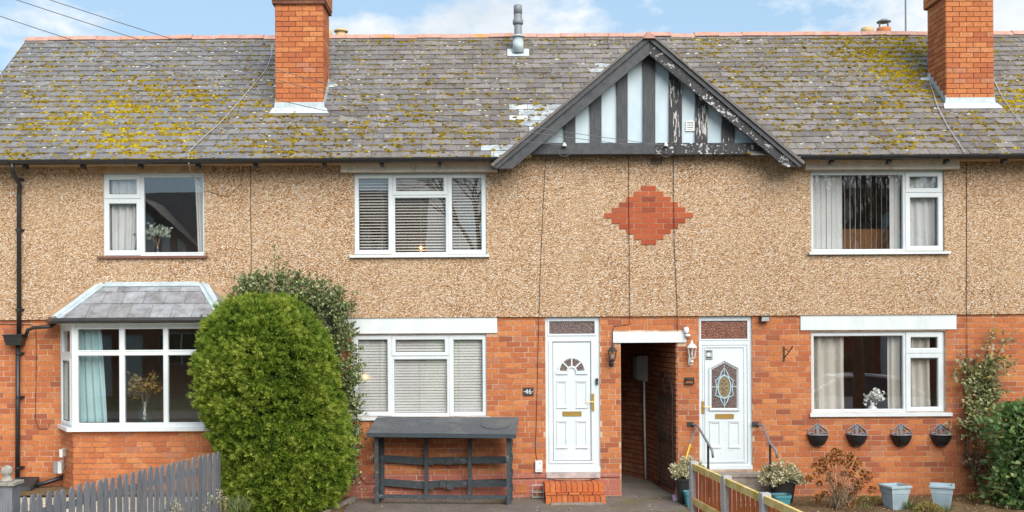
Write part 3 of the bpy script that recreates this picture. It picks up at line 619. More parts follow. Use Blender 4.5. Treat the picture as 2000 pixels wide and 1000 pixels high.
for (i, r, a, b) in slate_pos:
    p = roof_pt((a + b) / 2, r * GA + .05); px, py = toPx(p); big, sm = moss_density(px, py)
    cl = random.random(); patch = (math.sin(px * .021 + 3 * math.sin(py * .05)) * .5 + .5) * (math.sin(px * .063 - py * .09 + 2 * math.sin(px * .017)) * .6 + .7)
    nb = np.random.default_rng(int(px * 7 + py * 131) % 99999).poisson(big * (4.0 + 22 * patch * cl * 1.6))
    for _ in range(int(nb)):
        if random.random() < .62: x, t = random.uniform(a, b), r * GA + random.gauss(.004, .014)
        elif random.random() < .7: x, t = random.choice((a, b)) + random.gauss(0, .014), r * GA + random.uniform(0, GA)
        else: x, t = random.uniform(a, b), r * GA + random.uniform(0, GA)
        gold = gs(px, py, 255, 250, 200, 90) + gs(px, py, 1765, 125, 80, 60) + gs(px, py, 1985, 190, 60, 40)
        n_ = random.choice((1, 2, 3, 4))
        for _q in range(n_): lump(byh, i, x + random.gauss(0, .026), t + random.gauss(0, .009), random.uniform(.012, .033), random.uniform(.4, .8), random.gauss(.36 + .30 * min(1, gold), .20))
    for _ in range(int(rng.poisson(sm * 16))):
        x, t = random.uniform(a, b), r * GA + (random.uniform(0, GA) if random.random() < .6 else random.gauss(.005, .012))
        if random.random() < .55: lump(byl, i, x, t, random.uniform(.010, .026), .13, random.random())
        else: lump(byh, i, x, t, random.uniform(.009, .024), .55, random.gauss(.33, .16))
for i in range(4):
    if byh[i][1]: bulk('moss', LUMP_V, LUMP_F, *byh[i][:2], 'moss', ROW[i], rnd=byh[i][2], stuff=True, smooth=True)
    if byl[i][1]: bulk('lichen', LUMP_V, LUMP_F, *byl[i][:2], 'lichen', ROW[i], rnd=byl[i][2], stuff=True)

# ------------------------------------------------------------------ chimneys
for (x0, x1, y0, y1, hi) in CHIM:
    zb = EAVE_Z + (y0 - EAVE_Y) * SL - .1; zt = 9.15; h = HOUSE[hi]; zc = 8.30 if hi == 0 else 8.36
    st = MB().box(x0 + .008, x1 - .008, y0 + .008, y1 - .008, zb, zt); st.box(x0 - .045, x1 + .045, y0 - .045, y1 + .045, zc, zt - .05)
    ch = st.build('chimney', 'mortar_dark', h); its = []
    for face in range(3):
        L = (x1 - x0) if face == 0 else (y1 - y0); z0 = zb + .22 if face == 0 else zb + .25; n_ = int((zt - .1 - zb - .22) / .0875)
        for k in range(n_):
            z = zb + .265 + k * .0875; e = .052 if z > zc + .03 else 0
            if z > zt - .1: break
            xs = [0]; q = .115 if (k + face) % 2 else .23
            while q < L - .06: xs.append(q); q += .2345
            xs.append(L)
            for a, b in zip(xs, xs[1:]):
                a2, b2 = (a - e if a == 0 else a), (b + e if b == L else b); w_ = b2 - a2 - .010; m_ = (a2 + b2) / 2
                if face == 0: its.append(((x0 + m_, y0 + .02 - e, z), w_, .078, 0))
                elif face == 1: its.append(((x1 - .02 + e, y0 + m_, z), w_, .078, math.pi / 2))
                else: its.append(((x0 + .02 - e, y0 + m_, z), w_, .078, math.pi / 2))
    nofar = 2 if hi == 0 else 1
    its = [q for q in its if q[0][2] > EAVE_Z + (q[0][1] - EAVE_Y) * SL - .05]
    place_bricks(ch, its, 'brick_hot', 'brick_hot_rest', 290, depth=.05)
    # lead apron, stepped side flashing
    zf = EAVE_Z + (y0 - EAVE_Y) * SL
    MB().hexa([(x0 - .03, y0 - .02, zf + .02), (x1 + .03, y0 - .02, zf + .02), (x1 + .03, y0 + .004, zf + .02), (x0 - .03, y0 + .004, zf + .02), (x0 - .012, y0 - .012, zf + .14), (x1 + .012, y0 - .012, zf + .14), (x1 + .012, y0 + .004, zf + .14), (x0 - .012, y0 + .004, zf + .14)]).build('lead_apron', 'lead', ch)
    tt = (y0 - EAVE_Y) / RDIR.y; ap = []
    for hh in (.028, .036): ap += [roof_pt(x0 - .09, tt - .15, hh), roof_pt(x1 + .11, tt - .15, hh), roof_pt(x1 + .05, tt + .02, hh + .004), roof_pt(x0 - .05, tt + .02, hh + .004)]
    MB().hexa(ap).build('lead_skirt', 'lead_pale', ch)
    for sx, xx in ((-1, x0), (1, x1)):
        b = MB(); nst = 6
        for k in range(nst):
            ya, yb_ = y0 + (y1 - y0) * k / nst, y0 + (y1 - y0) * (k + 1) / nst; za, zb2 = EAVE_Z + (ya - EAVE_Y) * SL, EAVE_Z + (yb_ - EAVE_Y) * SL
            xa, xb = sorted((xx + sx * .004, xx + sx * (.014 + .001 * k))); b.hexa([(xa, ya, za), (xb, ya, za), (xb, yb_, zb2), (xa, yb_, zb2), (xa, ya, za + .19), (xb, ya, za + .19), (xb, yb_ - .03, zb2 + .10), (xa, yb_ - .03, zb2 + .10)])
        b.build('stepped_flashing', 'lead', ch)
        tp = (y1 - EAVE_Y) / RDIR.y
        MB().hexa([roof_pt(xx, tp - .13, .03), roof_pt(xx + sx * .17, tp - .10, .03), roof_pt(xx + sx * .15, tp - .03, .03), roof_pt(xx, tp - .01, .03), roof_pt(xx, tp - .13, .042), roof_pt(xx + sx * .17, tp - .10, .042), roof_pt(xx + sx * .15, tp - .03, .042), roof_pt(xx, tp - .01, .042)]).build('lead_lug', 'lead_pale', ch)
    for k in (.28, .72): MB().lathe([(.13, 0), (.12, .3), (.14, .32), (.14, .38), (.10, .38)], (x0 + (x1 - x0) * k, (y0 + y1) / 2, zt)).build('chimney_pot', 'terracotta', ch, True)

# ------------------------------------------------------------------ timbered gable shared by two houses
GY = -.46
def gp(px, py, y=GY): p = P(px, py, y); return (p.x, p.z)
def barge(side, hi, m):
    if side < 0: pts = [gp(968, 329), gp(1001, 329), gp(1268, 106), gp(1268, 70)]
    else: pts = [gp(1563, 325), gp(1268, 70), gp(1268, 106), gp(1534, 326)]
    o = MB().prism(pts, GY, GY + .05).build('bargeboard', m, HOUSE[hi])
    tr = [gp(962, 326, -.48), gp(972, 329, -.48), gp(1268, 79, -.48), gp(1268, 66, -.48)] if side < 0 else [gp(1569, 322, -.48), gp(1268, 66, -.48), gp(1268, 79, -.48), gp(1560, 326, -.48)]
    MB().prism(tr, -.495, GY + .02).build('verge_trim', 'timber_black_rake', o)
    tr = [gp(958, 321, -.52), gp(963, 325, -.52), gp(1268, 66, -.52), gp(1268, 61.5, -.52)] if side < 0 else [gp(1573, 317, -.52), gp(1268, 61.5, -.52), gp(1268, 66, -.52), gp(1569, 321, -.52)]
    MB().prism(tr, -.525, 2.3).build('verge_slates', 'slate_rest', o)
    return o
bl = barge(-1, 1, 'timber_black_rake'); br = barge(1, 2, 'timber_peel_light'); br['label'] = 'black bargeboard with flaking paint'
SY = -.25
def stud(px0, px1, hi, m, top, bot=279):
    pts = [gp(px0, bot, SY), gp(px1, bot, SY), gp(px1, top[1], SY), gp(px0, top[0], SY)]
    return MB().prism(pts, SY, -.17).build('gable_stud', m, HOUSE[hi])
def gtop(px): return 92 + abs(px - 1268) * .86
for a, b, hi, m in ((1102, 1124, 1, 'timber_black'), (1153, 1175, 1, 'timber_black'), (1205, 1226, 1, 'timber_black'), (1256, 1280, 1, 'timber_black'), (1307, 1332, 2, 'timber_peel'), (1358, 1382, 2, 'timber_peel'), (1410, 1435, 2, 'timber_peel')):
    stud(a, b, hi, m, (gtop(a), gtop(b)))
PY_ = -.21
for a, b, hi in ((1050, 1102, 1), (1124, 1153, 1), (1175, 1205, 1), (1226, 1256, 1), (1280, 1307, 2), (1332, 1358, 2), (1382, 1410, 2), (1435, 1490, 2)):
    MB().prism([gp(a - 2, 283, PY_), gp(b + 2, 283, PY_), gp(b + 2, gtop(b + 2), PY_), gp(a - 2, gtop(a - 2), PY_)], PY_, -.165).build('gable_panel', 'gable_panel', HOUSE[hi])
for a, b, hi, m in ((1030, 1280, 1, 'timber_black_rake'), (1280.4, 1504, 2, 'timber_peel_light')):
    p0, p1 = gp(a, 279, -.29), gp(b, 300, -.29); pts = [gp(a, 301, -.29), gp(b, 300.5, -.29), gp(b - (16 if hi == 2 else 0), 279, -.29), gp(a + (18 if hi == 1 else 0), 279, -.29)]
    MB().prism(pts, -.29, -.02).build('tie_beam', m, HOUSE[hi])
ax = P(1268, 70, -.36)
b = MB(); zA = 7.40
for s in (-1, 1):        # soffit boards and back of the gable
    e = (ax.x + s * 2.40, 5.31)
    hi = 1 if s < 0 else 2
    MB().hexa([(e[0], -.42, e[1] - .02), (ax.x, -.42, zA - .07), (ax.x, 2.2, zA - .07), (e[0], 2.2, e[1] - .02), (e[0], -.42, e[1] + .02), (ax.x, -.42, zA - .03), (ax.x, 2.2, zA - .03), (e[0], 2.2, e[1] + .02)]).build('gable_roof', 'slate_rest', HOUSE[hi])
MB().prism([(ax.x - 1.9, 5.60), (ax.x + 1.9, 5.60), (ax.x, 7.25)], -.16, -.1).build('gable_back', 'timber_black', HOUSE[1])
MB().prism([gp(1256, 75, -.53), gp(1280, 75, -.53), gp(1268, 61, -.53)], -.55, 2.0).build('apex_tile', 'ridge_tile', HOUSE[1])
# little plastic vent in the gable, old air grate below
v = R(1339, 237, 1356, 256, -.215); vm = MB().ring(v, (v[0] + .02, v[1] - .02, v[2] + .02, v[3] - .02), -.235, -.205, .004)
for k in range(3): z = v[2] + .03 + k * .036; vm.hexa([(v[0] + .015, -.230, z), (v[1] - .015, -.230, z), (v[1] - .015, -.210, z + .02), (v[0] + .015, -.210, z + .02), (v[0] + .015, -.227, z + .006), (v[1] - .015, -.227, z + .006), (v[1] - .015, -.207, z + .026), (v[0] + .015, -.207, z + .026)])
tag(vm.build('vent_cover', 'ceramic', None), 'small cream louvred vent on the gable panel', 'vent')
v = R(1269, 311, 1293, 321); vm = MB()
for k in range(8): x = v[0] + (v[1] - v[0]) * (k + .5) / 8; vm.box(x - .006, x + .006, -.034, -.024, v[2], v[3])
vm.box(v[0], v[1], -.029, -.022, v[2] - .01, v[2]).box(v[0], v[1], -.029, -.022, v[3], v[3] + .01); tag(vm.build('air_grate', 'dark_metal', None), 'dark iron air grate in pebbledash under the gable beam', 'vent')

# ------------------------------------------------------------------ bay window of the left house
bf = -.55; B = {'wl': (-7.02, 0), 'fl': (-6.60, bf), 'fr': (-4.40, bf), 'wr': (-3.98, 0)}
pl = [B['wl'], B['fl'], B['fr'], B['wr']]; zs0, zs1 = 1.20, 2.86; H0 = HOUSE[0]
def extr(mb, pts, z0, z1):   # plan polygon to solid
    n = len(pts); i = len(mb.v); mb.v += [(x, y, z0) for x, y in pts] + [(x, y, z1) for x, y in pts]; mb.f += [tuple(range(i + n - 1, i - 1, -1)), tuple(range(i + n, i + 2 * n))]
    for k in range(n): j = (k + 1) % n; mb.f.append((i + k, i + j, i + n + j, i + n + k))
    return mb
ins = lambda p, d: [(p[0][0] + d, .2), (p[0][0] + d, p[0][1]), (p[1][0] + d * .5, p[1][1] + d), (p[2][0] - d * .5, p[2][1] + d), (p[3][0] - d, p[3][1]), (p[3][0] - d, .2)]
bw = extr(MB(), ins(pl, .010), -.35, zs0 - .02).build('bay_wall', 'mortar', H0); its = []
for a, b, ph in ((B['wl'], B['fl'], .05), (B['fl'], B['fr'], 0), (B['fr'], B['wr'], .05)):
    A, Bv = Vector((*a, 0)), Vector((*b, 0)); L = (Bv - A).length; d = (Bv - A) / L; rz = math.atan2(d.y, d.x); nrm = Vector((d.y, -d.x, 0))
    for cx, cz, sx, sz in brick_list(0, L, -.1, zs0 - .02, [], ph):
        c = A + d * cx - nrm * .022; its.append(((c.x, c.y, cz), sx, sz, rz))
place_bricks(bw, its, 'brick_hot', 'brick_hot_rest', 200, key=lambda q: -q[0][2])
bay = extr(MB(), [(-7.09, .02), (-6.66, bf - .10), (-4.34, bf - .10), (-3.91, .02)], zs0 - .02, zs0 + .035).build('bay_window', 'upvc', H0)
bay['label'] = 'white canted bay window with small slate roof'
def bay_face(a, b, cols, rows, proud=0):
    A, Bv = Vector((*a, 0)), Vector((*b, 0)); L = (Bv - A).length; d = (Bv - A) / L; ang_ = math.atan2(d.y, d.x); T = Matrix.Translation(A) @ Matrix.Rotation(ang_, 4, 'Z')
    def put(mb, name, m):
        mb.v = [tuple(T @ Vector(q)) for q in mb.v]; return mb.build(name, m, bay)
    gl = [(c0, c1, r0, r1) for c0, c1 in cols for r0, r1 in rows]
    put(MB().slab(.01, L - .01, zs0 + .035, zs1, 0, .07, gl), 'bay_frame', 'upvc')
    for g in gl:
        if proud and g[3] < 2.5: put(MB().ring((g[0] - .045, g[1] + .045, g[2] - .05, g[3] + .045), g, -.02, .03, .012), 'sash', 'upvc')
        else: put(MB().ring((g[0] - .014, g[1] + .014, g[2] - .014, g[3] + .014), (g[0] + .004, g[1] - .004, g[2] + .004, g[3] - .004), -.006, .03, .010), 'glazing_bead', 'upvc')
        put(MB().box(g[0] - .01, g[1] + .01, .030, .036, g[2] - .01, g[3] + .01), 'pane', 'pane_clear')
Lf = 2.2; zz = lambda py: P(280, py, bf).z
rows_ = [(zz(826), zz(694)), (zz(684), zz(642))]
xc = lambda px: P(px, 700, bf).x + 6.60
bay_face(B['fl'], B['fr'], [(xc(152), xc(233)), (xc(243), xc(319)), (xc(328), 2.12)], rows_)
Ls = math.hypot(.42, .55); bay_face(B['wl'], B['fl'], [(.14, Ls - .13)], [(1.32, 2.28), (2.42, 2.76)], 1); bay_face(B['fr'], B['wr'], [(.13, Ls - .14)], [(1.32, 2.28), (2.42, 2.76)], 1)
cp = MB()
for p in (B['fl'], B['fr']): cp.lathe([(.055, zs0 + .034), (.055, zs1)], (p[0] + (.02 if p[0] < -5.5 else -.02), p[1] + .03, 0), 8)
cp.build('corner_post', 'upvc', bay)
# bay roof
E = [Vector((-7.15, -.02, 2.95)), Vector((-6.80, -.70, 2.95)), Vector((-4.20, -.70, 2.95)), Vector((-3.85, -.02, 2.95))]; Tp = [Vector((-6.29, -.02, 3.52)), Vector((-4.71, -.02, 3.52))]
rb = MB(); 
for q in ([E[0], E[1], Tp[0]], [E[1], E[2], Tp[1], Tp[0]], [E[2], E[3], Tp[1]], [E[3], E[2], E[1], E[0]], [E[0], Tp[0], Tp[1], E[3]]): rb.poly(q)
rb.build('bay_roof', 'slate_bay', bay)
extr(MB(), [(-7.08, .0), (-6.73, -.64), (-4.27, -.64), (-3.92, .0)], zs1 + .001, 2.945).build('bay_fascia', 'upvc', bay)
slm = 'slate_bay'
def quad_slate(a, b, c, d, th=.014):
    n_ = (b - a).cross(d - a).normalized(); MB().hexa([a + n_ * .004, b + n_ * .004, c + n_ * .002, d + n_ * .002, a + n_ * (.004 + th), b + n_ * (.004 + th), c + n_ * .006, d + n_ * .006]).build('slate', slm, bay)
rowt = [0, .40, .74, 1.0]
for r in range(3):
    t0, t1 = rowt[r], rowt[r + 1]; La, Lb = E[1].lerp(Tp[0], t0), E[2].lerp(Tp[1], t0); Ua, Ub = E[1].lerp(Tp[0], t1), E[2].lerp(Tp[1], t1)
    xs = [La.x] + [x for x in np.arange(-9, 0, .330) + (.165 if r % 2 else .02) if La.x + .08 < x < Lb.x - .08] + [Lb.x]
    for a, b in zip(xs, xs[1:]):
        g = .004; cl = lambda x: min(max(x, Ua.x), Ub.x)
        quad_slate(Vector((a + g, La.y, La.z)), Vector((b - g, La.y, La.z)), Vector((cl(b - g) + 1e-4, Ua.y, Ua.z)), Vector((cl(a + g) - 1e-4, Ua.y, Ua.z)))
for s, (e0, e1, tp) in ((0, (E[0], E[1], Tp[0])), (1, (E[2], E[3], Tp[1]))):
    for r in range(3):
        t0, t1 = rowt[r], min(rowt[r + 1], .97); quad_slate(e0.lerp(tp, t0), e1.lerp(tp, t0), e1.lerp(tp, t1), e0.lerp(tp, t1))
hp = MB()
for e, tp in ((E[1], Tp[0]), (E[2], Tp[1])):
    hp.obox(e + Vector((0, 0, .02)), tp + Vector((0, 0, .03)), .15, .012, up=(0, -.65, .75)); hp.tube([e + Vector((0, -.002, .03)), tp + Vector((0, 0, .04))], .022, 8)
hp.obox(Tp[0] + Vector((0, -.05, -.015)), Tp[1] + Vector((0, -.05, -.015)), .12, .014, up=(0, -.6, .8)); hp.build('lead_hip', 'lead', bay)
fl = MB()
for e, tp in ((E[0], Tp[0]), (E[3], Tp[1])): fl.obox(e + Vector((0, -.035, .05)), tp + Vector((0, -.035, .05)), .04, .085, up=(0, 0, 1))
fl.build('mortar_fillet', 'brown_lintel', bay)
gq = MB().tube([E[0] + Vector((-.03, -.03, -.03)), E[1] + Vector((-.03, -.05, -.03)), E[2] + Vector((.03, -.05, -.03)), E[3] + Vector((.03, -.03, -.03))], .045, 8); gq.build('bay_gutter', 'black_plastic', bay)
# downpipe with hopper, bay gutter branch
dp = MB().tube([(P(48, 325).x, -.45, 5.42), (P(47, 335).x, -.42, 5.30), (P(44, 352).x, -.10, 5.12), (P(42, 370).x, -.09, 4.95), (P(42, 660).x, -.09, P(42, 660).z)], .036, 10)
dp.tube([(P(40, 672).x, -.09, P(40, 672).z), (P(39, 935).x, -.09, P(39, 938).z)], .036, 10)
dpo = dp.build('downpipe', 'black_plastic', H0, True)
hb = R(18, 655, 54, 674); MB().hexa([(hb[0] + .03, -.19, hb[2]), (hb[1] - .03, -.19, hb[2]), (hb[1] - .03, -.03, hb[2]), (hb[0] + .03, -.03, hb[2]), (hb[0], -.22, hb[3]), (hb[1], -.22, hb[3]), (hb[1], -.03, hb[3]), (hb[0], -.03, hb[3])]).box(hb[0] - .012, hb[1] + .012, -.232, -.028, hb[3], hb[3] + .02).build('hopper', 'black_plastic', dpo)
MB().tube([P(50, 658, -.1), P(54, 645, -.12), P(66, 640, -.16), P(98, 638, -.2), P(108, 632, -.12)], .03, 8).build('branch_pipe', 'black_plastic', dpo, True)
for py in (352, 450, 605, 690, 775, 912): p = P(41, py); MB().lathe([(.046, -.018), (.046, .018)], (p.x, -.09, p.z), 10).box(p.x - .07, p.x + .07, -.045, -.02, p.z - .018, p.z + .018).build('pipe_clip', 'black_plastic', dpo)

# ------------------------------------------------------------------ front doors
def arc(cx, cz, r, a0, a1, n=14, y=0): return [(cx + r * math.cos(a0 + (a1 - a0) * k / n), y, cz + r * math.sin(a0 + (a1 - a0) * k / n)) for k in range(n + 1)]
def handle_set(fr, px, py0, py1, y, toward):
    r = R(px - 2.6, py0, px + 2.6, py1); MB().box(r[0], r[1], y - .012, y, r[2], r[3]).build('handle_plate', 'brass', fr)
    z = (r[2] + r[3]) / 2 + .01; x = (r[0] + r[1]) / 2; MB().tube([(x, y - .01, z), (x, y - .05, z), (x + toward * .03, y - .055, z), (x + toward * .12, y - .05, z)], .008, 6).build('door_handle', 'brass', fr)
def panel(fr, rc, y, name='door_panel', m='upvc_door'):
    x0, x1, z0, z1 = rc; b = MB()
    b.ring((x0, x1, z0, z1), (x0 + .03, x1 - .03, z0 + .03, z1 - .03), y - .012, y + .002, .012)
    b.hexa([(x0 - .012, y - .022, z0 - .012), (x1 + .012, y - .022, z0 - .012), (x1 + .012, y, z0 - .012), (x0 - .012, y, z0 - .012), (x0 + .02, y - .012, z0 + .025), (x1 - .02, y - .012, z0 + .025), (x1 - .02, y, z0 + .025), (x0 + .02, y, z0 + .025)])
    b.hexa([(x0 + .02, y - .012, z1 - .02), (x1 - .02, y - .012, z1 - .02), (x1 - .02, y, z1 - .02), (x0 + .02, y, z1 - .02), (x0 - .006, y - .02, z1 + .01), (x1 + .006, y - .02, z1 + .01), (x1 + .006, y, z1 + .01), (x0 - .006, y, z1 + .01)])
    b.build(name, m, fr)
def letterbox(fr, rc, y):
    MB().ring(rc, (rc[0] + .015, rc[1] - .015, rc[2] + .012, rc[3] - .012), y - .012, y, .003).box(rc[0] + .014, rc[1] - .014, y - .008, y, rc[2] + .011, rc[3] - .011).build('letterbox', 'brass', fr)
yd = .035
# number 46: fan-light door
o = R(1066, 618, 1172, 922); o = (o[0], o[1], o[2], ZR - .005)
tl = R(1073, 628, 1161, 652); lf = R(1080, 668, 1154.5, 901)
fr = MB().slab(*o, yd, yd + .09, [tl, lf]).build('front_door', 'upvc_door', HOUSE[1])
MB().ring((tl[0] - .03, tl[1] + .03, tl[2] - .03, tl[3] + .03), tl, yd - .012, yd + .02, .012).build('toplight_bead', 'upvc_door', fr); MB().box(tl[0] - .01, tl[1] + .01, yd + .02, yd + .03, tl[2] - .01, tl[3] + .01).build('toplight_glass', 'obscure_glass', fr)
b = .035; MB().ring((lf[0] - b - .03, lf[1] + b, lf[2] - b, lf[3] + b), (lf[0], lf[1], lf[2], lf[3]), yd - .014, yd + .03, .012).build('door_rim', 'upvc_door', fr)
MB().box(lf[0] + .008, lf[1] - .008, yd + .004, yd + .05, lf[2] + .008, lf[3] - .008).build('door_leaf', 'upvc_door', fr)
MB().box(lf[0] - .02, lf[1] + .02, yd + .05, yd + .06, lf[2] - .02, lf[3] + .02).build('door_seal', 'black_plastic', fr)
yl = yd + .004; c = P(1117, 725); cx, cz = c.x, c.z; ro, ri = .205, .075
for k in range(4):
    a0, a1 = math.pi * k / 4 + .06, math.pi * (k + 1) / 4 - .06
    pts = [(x, z) for x, _, z in arc(cx, cz, ri + .012, a1, a0, 5)] + [(x, z) for x, _, z in arc(cx, cz, ro - .012, a0, a1, 7)]
    MB().prism(pts[::-1][::-1], yl - .006, yl + .004).build('fan_glass', 'obscure_glass', fr)
ob = MB().tube(arc(cx, cz, ro + .012, 0, math.pi, 18, yl - .002), .020, 6).tube(arc(cx, cz, ri - .008, 0, math.pi, 12, yl - .002), .020, 6)
for s in (-1, 1): ob.box(min(cx + s * .065, cx + s * .255), max(cx + s * .065, cx + s * .255), yl - .022, yl, cz - .05, cz - .002)
ob.build('fan_moulding', 'upvc_door', fr)
for k in (1, 2, 3):
    a = math.pi * k / 4; MB().obox((cx + ri * math.cos(a), yl - .008, cz + ri * math.sin(a)), (cx + ro * math.cos(a), yl - .008, cz + ro * math.sin(a)), .022, .016, up=(0, -1, 0)).build('glazing_bar', 'upvc_door', fr)
for rc in ((1088, 745, 1107, 795), (1126, 745, 1147, 795), (1088, 823, 1108, 874), (1126, 823, 1147, 874)): panel(fr, R(*rc), yl)
letterbox(fr, R(1099, 804, 1136, 813), yl); handle_set(fr, 1158, 769, 803, yd - .014, -1)
MB().box(o[0], o[1], yd - .03, yd + .08, P(1117, 922).z, P(1117, 912).z).build('weather_bar', 'upvc_door', fr); t_ = R(1067, 922, 1172, 933); MB().box(t_[0], t_[1], -.035, .2, t_[2], t_[3] - .003).build('door_sill', 'threshold', fr)
# neighbour: oval leaded door
o = R(1366, 616, 1469, 917); o = (o[0], o[1], o[2], ZR - .005); tl = R(1370, 627, 1460, 662); lf = R(1373, 674, 1461, 906)
f2 = MB().slab(*o, yd, yd + .09, [tl, lf]).build('front_door', 'upvc_door', HOUSE[2])
MB().box(tl[0] - .01, tl[1] + .01, yd + .02, yd + .03, tl[2] - .01, tl[3] + .01).build('toplight_glass', 'obscure_glass_red', f2); MB().ring((tl[0] - .02, tl[1] + .02, tl[2] - .02, tl[3] + .02), tl, yd - .008, yd + .02, .008).build('toplight_bead', 'upvc_door', f2)
MB().box(lf[0] + .006, lf[1] - .006, yd + .006, yd + .05, lf[2] + .006, lf[3] - .006).build('door_leaf', 'upvc_door', f2); MB().box(lf[0] - .02, lf[1] + .02, yd + .05, yd + .06, lf[2] - .02, lf[3] + .02).build('door_seal', 'black_plastic', f2)
yl = yd + .006
q = R(1380, 680, 1453, 900); MB().ring((q[0] - .02, q[1] + .02, q[2] - .02, q[3] + .02), q, yl - .014, yl, .012).build('leaf_moulding', 'upvc_door', f2)
hx = [gp(1391, 797, 0), gp(1440, 797, 0), gp(1440, 722, 0), gp(1415.5, 709, 0), gp(1391, 722, 0)]
MB().prism(hx, yl - .004, yl + .003).build('door_glass', 'obscure_glass', f2)
big = [gp(1387, 801, 0), gp(1444, 801, 0), gp(1444, 719, 0), gp(1415.5, 704, 0), gp(1387, 719, 0)]
mo = MB()
for k in range(5): a, b = big[k], big[(k + 1) % 5]; mo.tube([(a[0], yl - .006, a[1]), (b[0], yl - .006, b[1])], .020, 6)
mo.build('glass_moulding', 'upvc_door', f2)
c = P(1415.5, 756); cm = MB()
el = lambda rx, rz, n=26, w=0, p=0: [(c.x + (rx + w * abs(math.sin(p * t / 2))) * math.cos(t), yl - .008, c.z + (rz + w * abs(math.sin(p * t / 2))) * math.sin(t)) for t in [2 * math.pi * k / n for k in range(n + 1)]]
cm.tube(el(.105, .185, 24), .012, 5)
for dx, dz in ((0, .24), (0, -.24)):
    cm.tube([(c.x - .075, yl - .008, c.z + dz * .62), (c.x - .05, yl - .008, c.z + dz * .95), (c.x, yl - .008, c.z + dz * 1.3), (c.x + .05, yl - .008, c.z + dz * .95), (c.x + .075, yl - .008, c.z + dz * .62)], .009, 5)
for s in (-1, 1):
    for z0, z1 in ((-.16, -.02), (-.02, .16)):
        cm.tube([(c.x + s * .07, yl - .008, c.z + (z0 if z0 < -.1 else z1) * 1.05), (c.x + s * .145, yl - .008, c.z + (z0 + z1) / 2 * 1.5), (c.x + s * .125, yl - .008, c.z)], .009, 5)
    cm.tube([(c.x + s * .11, yl - .008, c.z), (c.x + s * .205, yl - .008, c.z)], .006, 5); cm.tube([(c.x, yl - .008, c.z + s * .185), (c.x, yl - .008, c.z + s * .36)], .006, 5)
cm.build('leaded_came', 'came_blue', f2)
ov = MB().prism([(c.x + .098 * math.cos(t), c.z + .175 * math.sin(t)) for t in np.linspace(0, 6.2832, 24, endpoint=False)], yl - .010, yl - .003)
for s in (-1, 1):
    for dz in (-.1, -.03, .05, .11): ov.tube([(c.x, yl - .013, c.z + dz - .02), (c.x + s * .03, yl - .015, c.z + dz + .02), (c.x + s * .06 * (1 - abs(dz) * 4), yl - .013, c.z + dz)], [.008, .010, .004], 5)
ov.build('oval_glass', 'gold_glass', f2)
for rc in ((1387, 824, 1408, 873), (1425, 824, 1446, 873)): panel(f2, R(*rc), yl)
letterbox(f2, R(1398, 809, 1434, 818), yl); handle_set(f2, 1373.5, 784, 808, yl - .008, 1)
MB().box(o[0], o[1], yd - .04, yd + .08, o[2], P(1417, 909).z).build('weather_bar', 'upvc_door', f2)
pq = R(1378, 684, 1392, 702); pk = thing('door_plaque', 'small black and white crest plaque at the top of the oval-glass door', 'plaque', (pq[0], yl, pq[2]))
MB().box(pq[0], pq[1], yl - .012, yl, pq[2], pq[3]).build('plate', 'dark_metal', pk); w_, hh = pq[1] - pq[0], pq[3] - pq[2]; e = MB().ring((pq[0] + .008, pq[1] - .008, pq[2] + .01, pq[3] - .01), (pq[0] + .013, pq[1] - .013, pq[2] + .015, pq[3] - .015), yl - .015, yl - .011, .001)
xm = (pq[0] + pq[1]) / 2; e.prism([(xm - .025, pq[2] + .06), (xm, pq[2] + .035), (xm + .025, pq[2] + .06), (xm + .025, pq[2] + .11), (xm - .025, pq[2] + .11)], yl - .015, yl - .011)
for s in (-1, 1): e.tube([(xm + s * .03, yl - .013, pq[2] + .035), (xm + s * .04, yl - .013, pq[2] + .07), (xm + s * .032, yl - .013, pq[2] + .11)], .005, 5)
e.build('crest', 'white_metal', pk)

# ------------------------------------------------------------------ covered passage between the doors
ps = thing('side_passage', 'dark brick side passage between the two white front doors', 'passage', (2.5, .3, 0))
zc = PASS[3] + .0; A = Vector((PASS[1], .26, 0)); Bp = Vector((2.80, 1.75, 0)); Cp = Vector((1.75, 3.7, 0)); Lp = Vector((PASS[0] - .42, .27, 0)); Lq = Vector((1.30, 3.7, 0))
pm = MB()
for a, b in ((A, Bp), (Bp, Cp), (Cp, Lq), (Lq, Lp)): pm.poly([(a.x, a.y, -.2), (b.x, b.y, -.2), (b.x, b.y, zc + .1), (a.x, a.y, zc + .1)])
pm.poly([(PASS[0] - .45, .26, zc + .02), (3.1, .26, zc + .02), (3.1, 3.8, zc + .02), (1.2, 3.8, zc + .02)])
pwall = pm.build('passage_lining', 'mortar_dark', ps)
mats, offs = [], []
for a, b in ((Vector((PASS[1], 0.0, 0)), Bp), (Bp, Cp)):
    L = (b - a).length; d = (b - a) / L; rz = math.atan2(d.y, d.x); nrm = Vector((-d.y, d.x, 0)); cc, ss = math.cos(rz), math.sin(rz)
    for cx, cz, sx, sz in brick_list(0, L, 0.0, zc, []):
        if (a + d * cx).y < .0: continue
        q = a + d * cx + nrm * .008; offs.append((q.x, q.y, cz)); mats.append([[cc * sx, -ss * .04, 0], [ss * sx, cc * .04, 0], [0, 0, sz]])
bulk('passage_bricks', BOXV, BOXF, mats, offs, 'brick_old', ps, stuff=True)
MB().box(1.2, 3.15, -.02, 3.9, -.1, .012).build('passage_floor', 'concrete', ps)
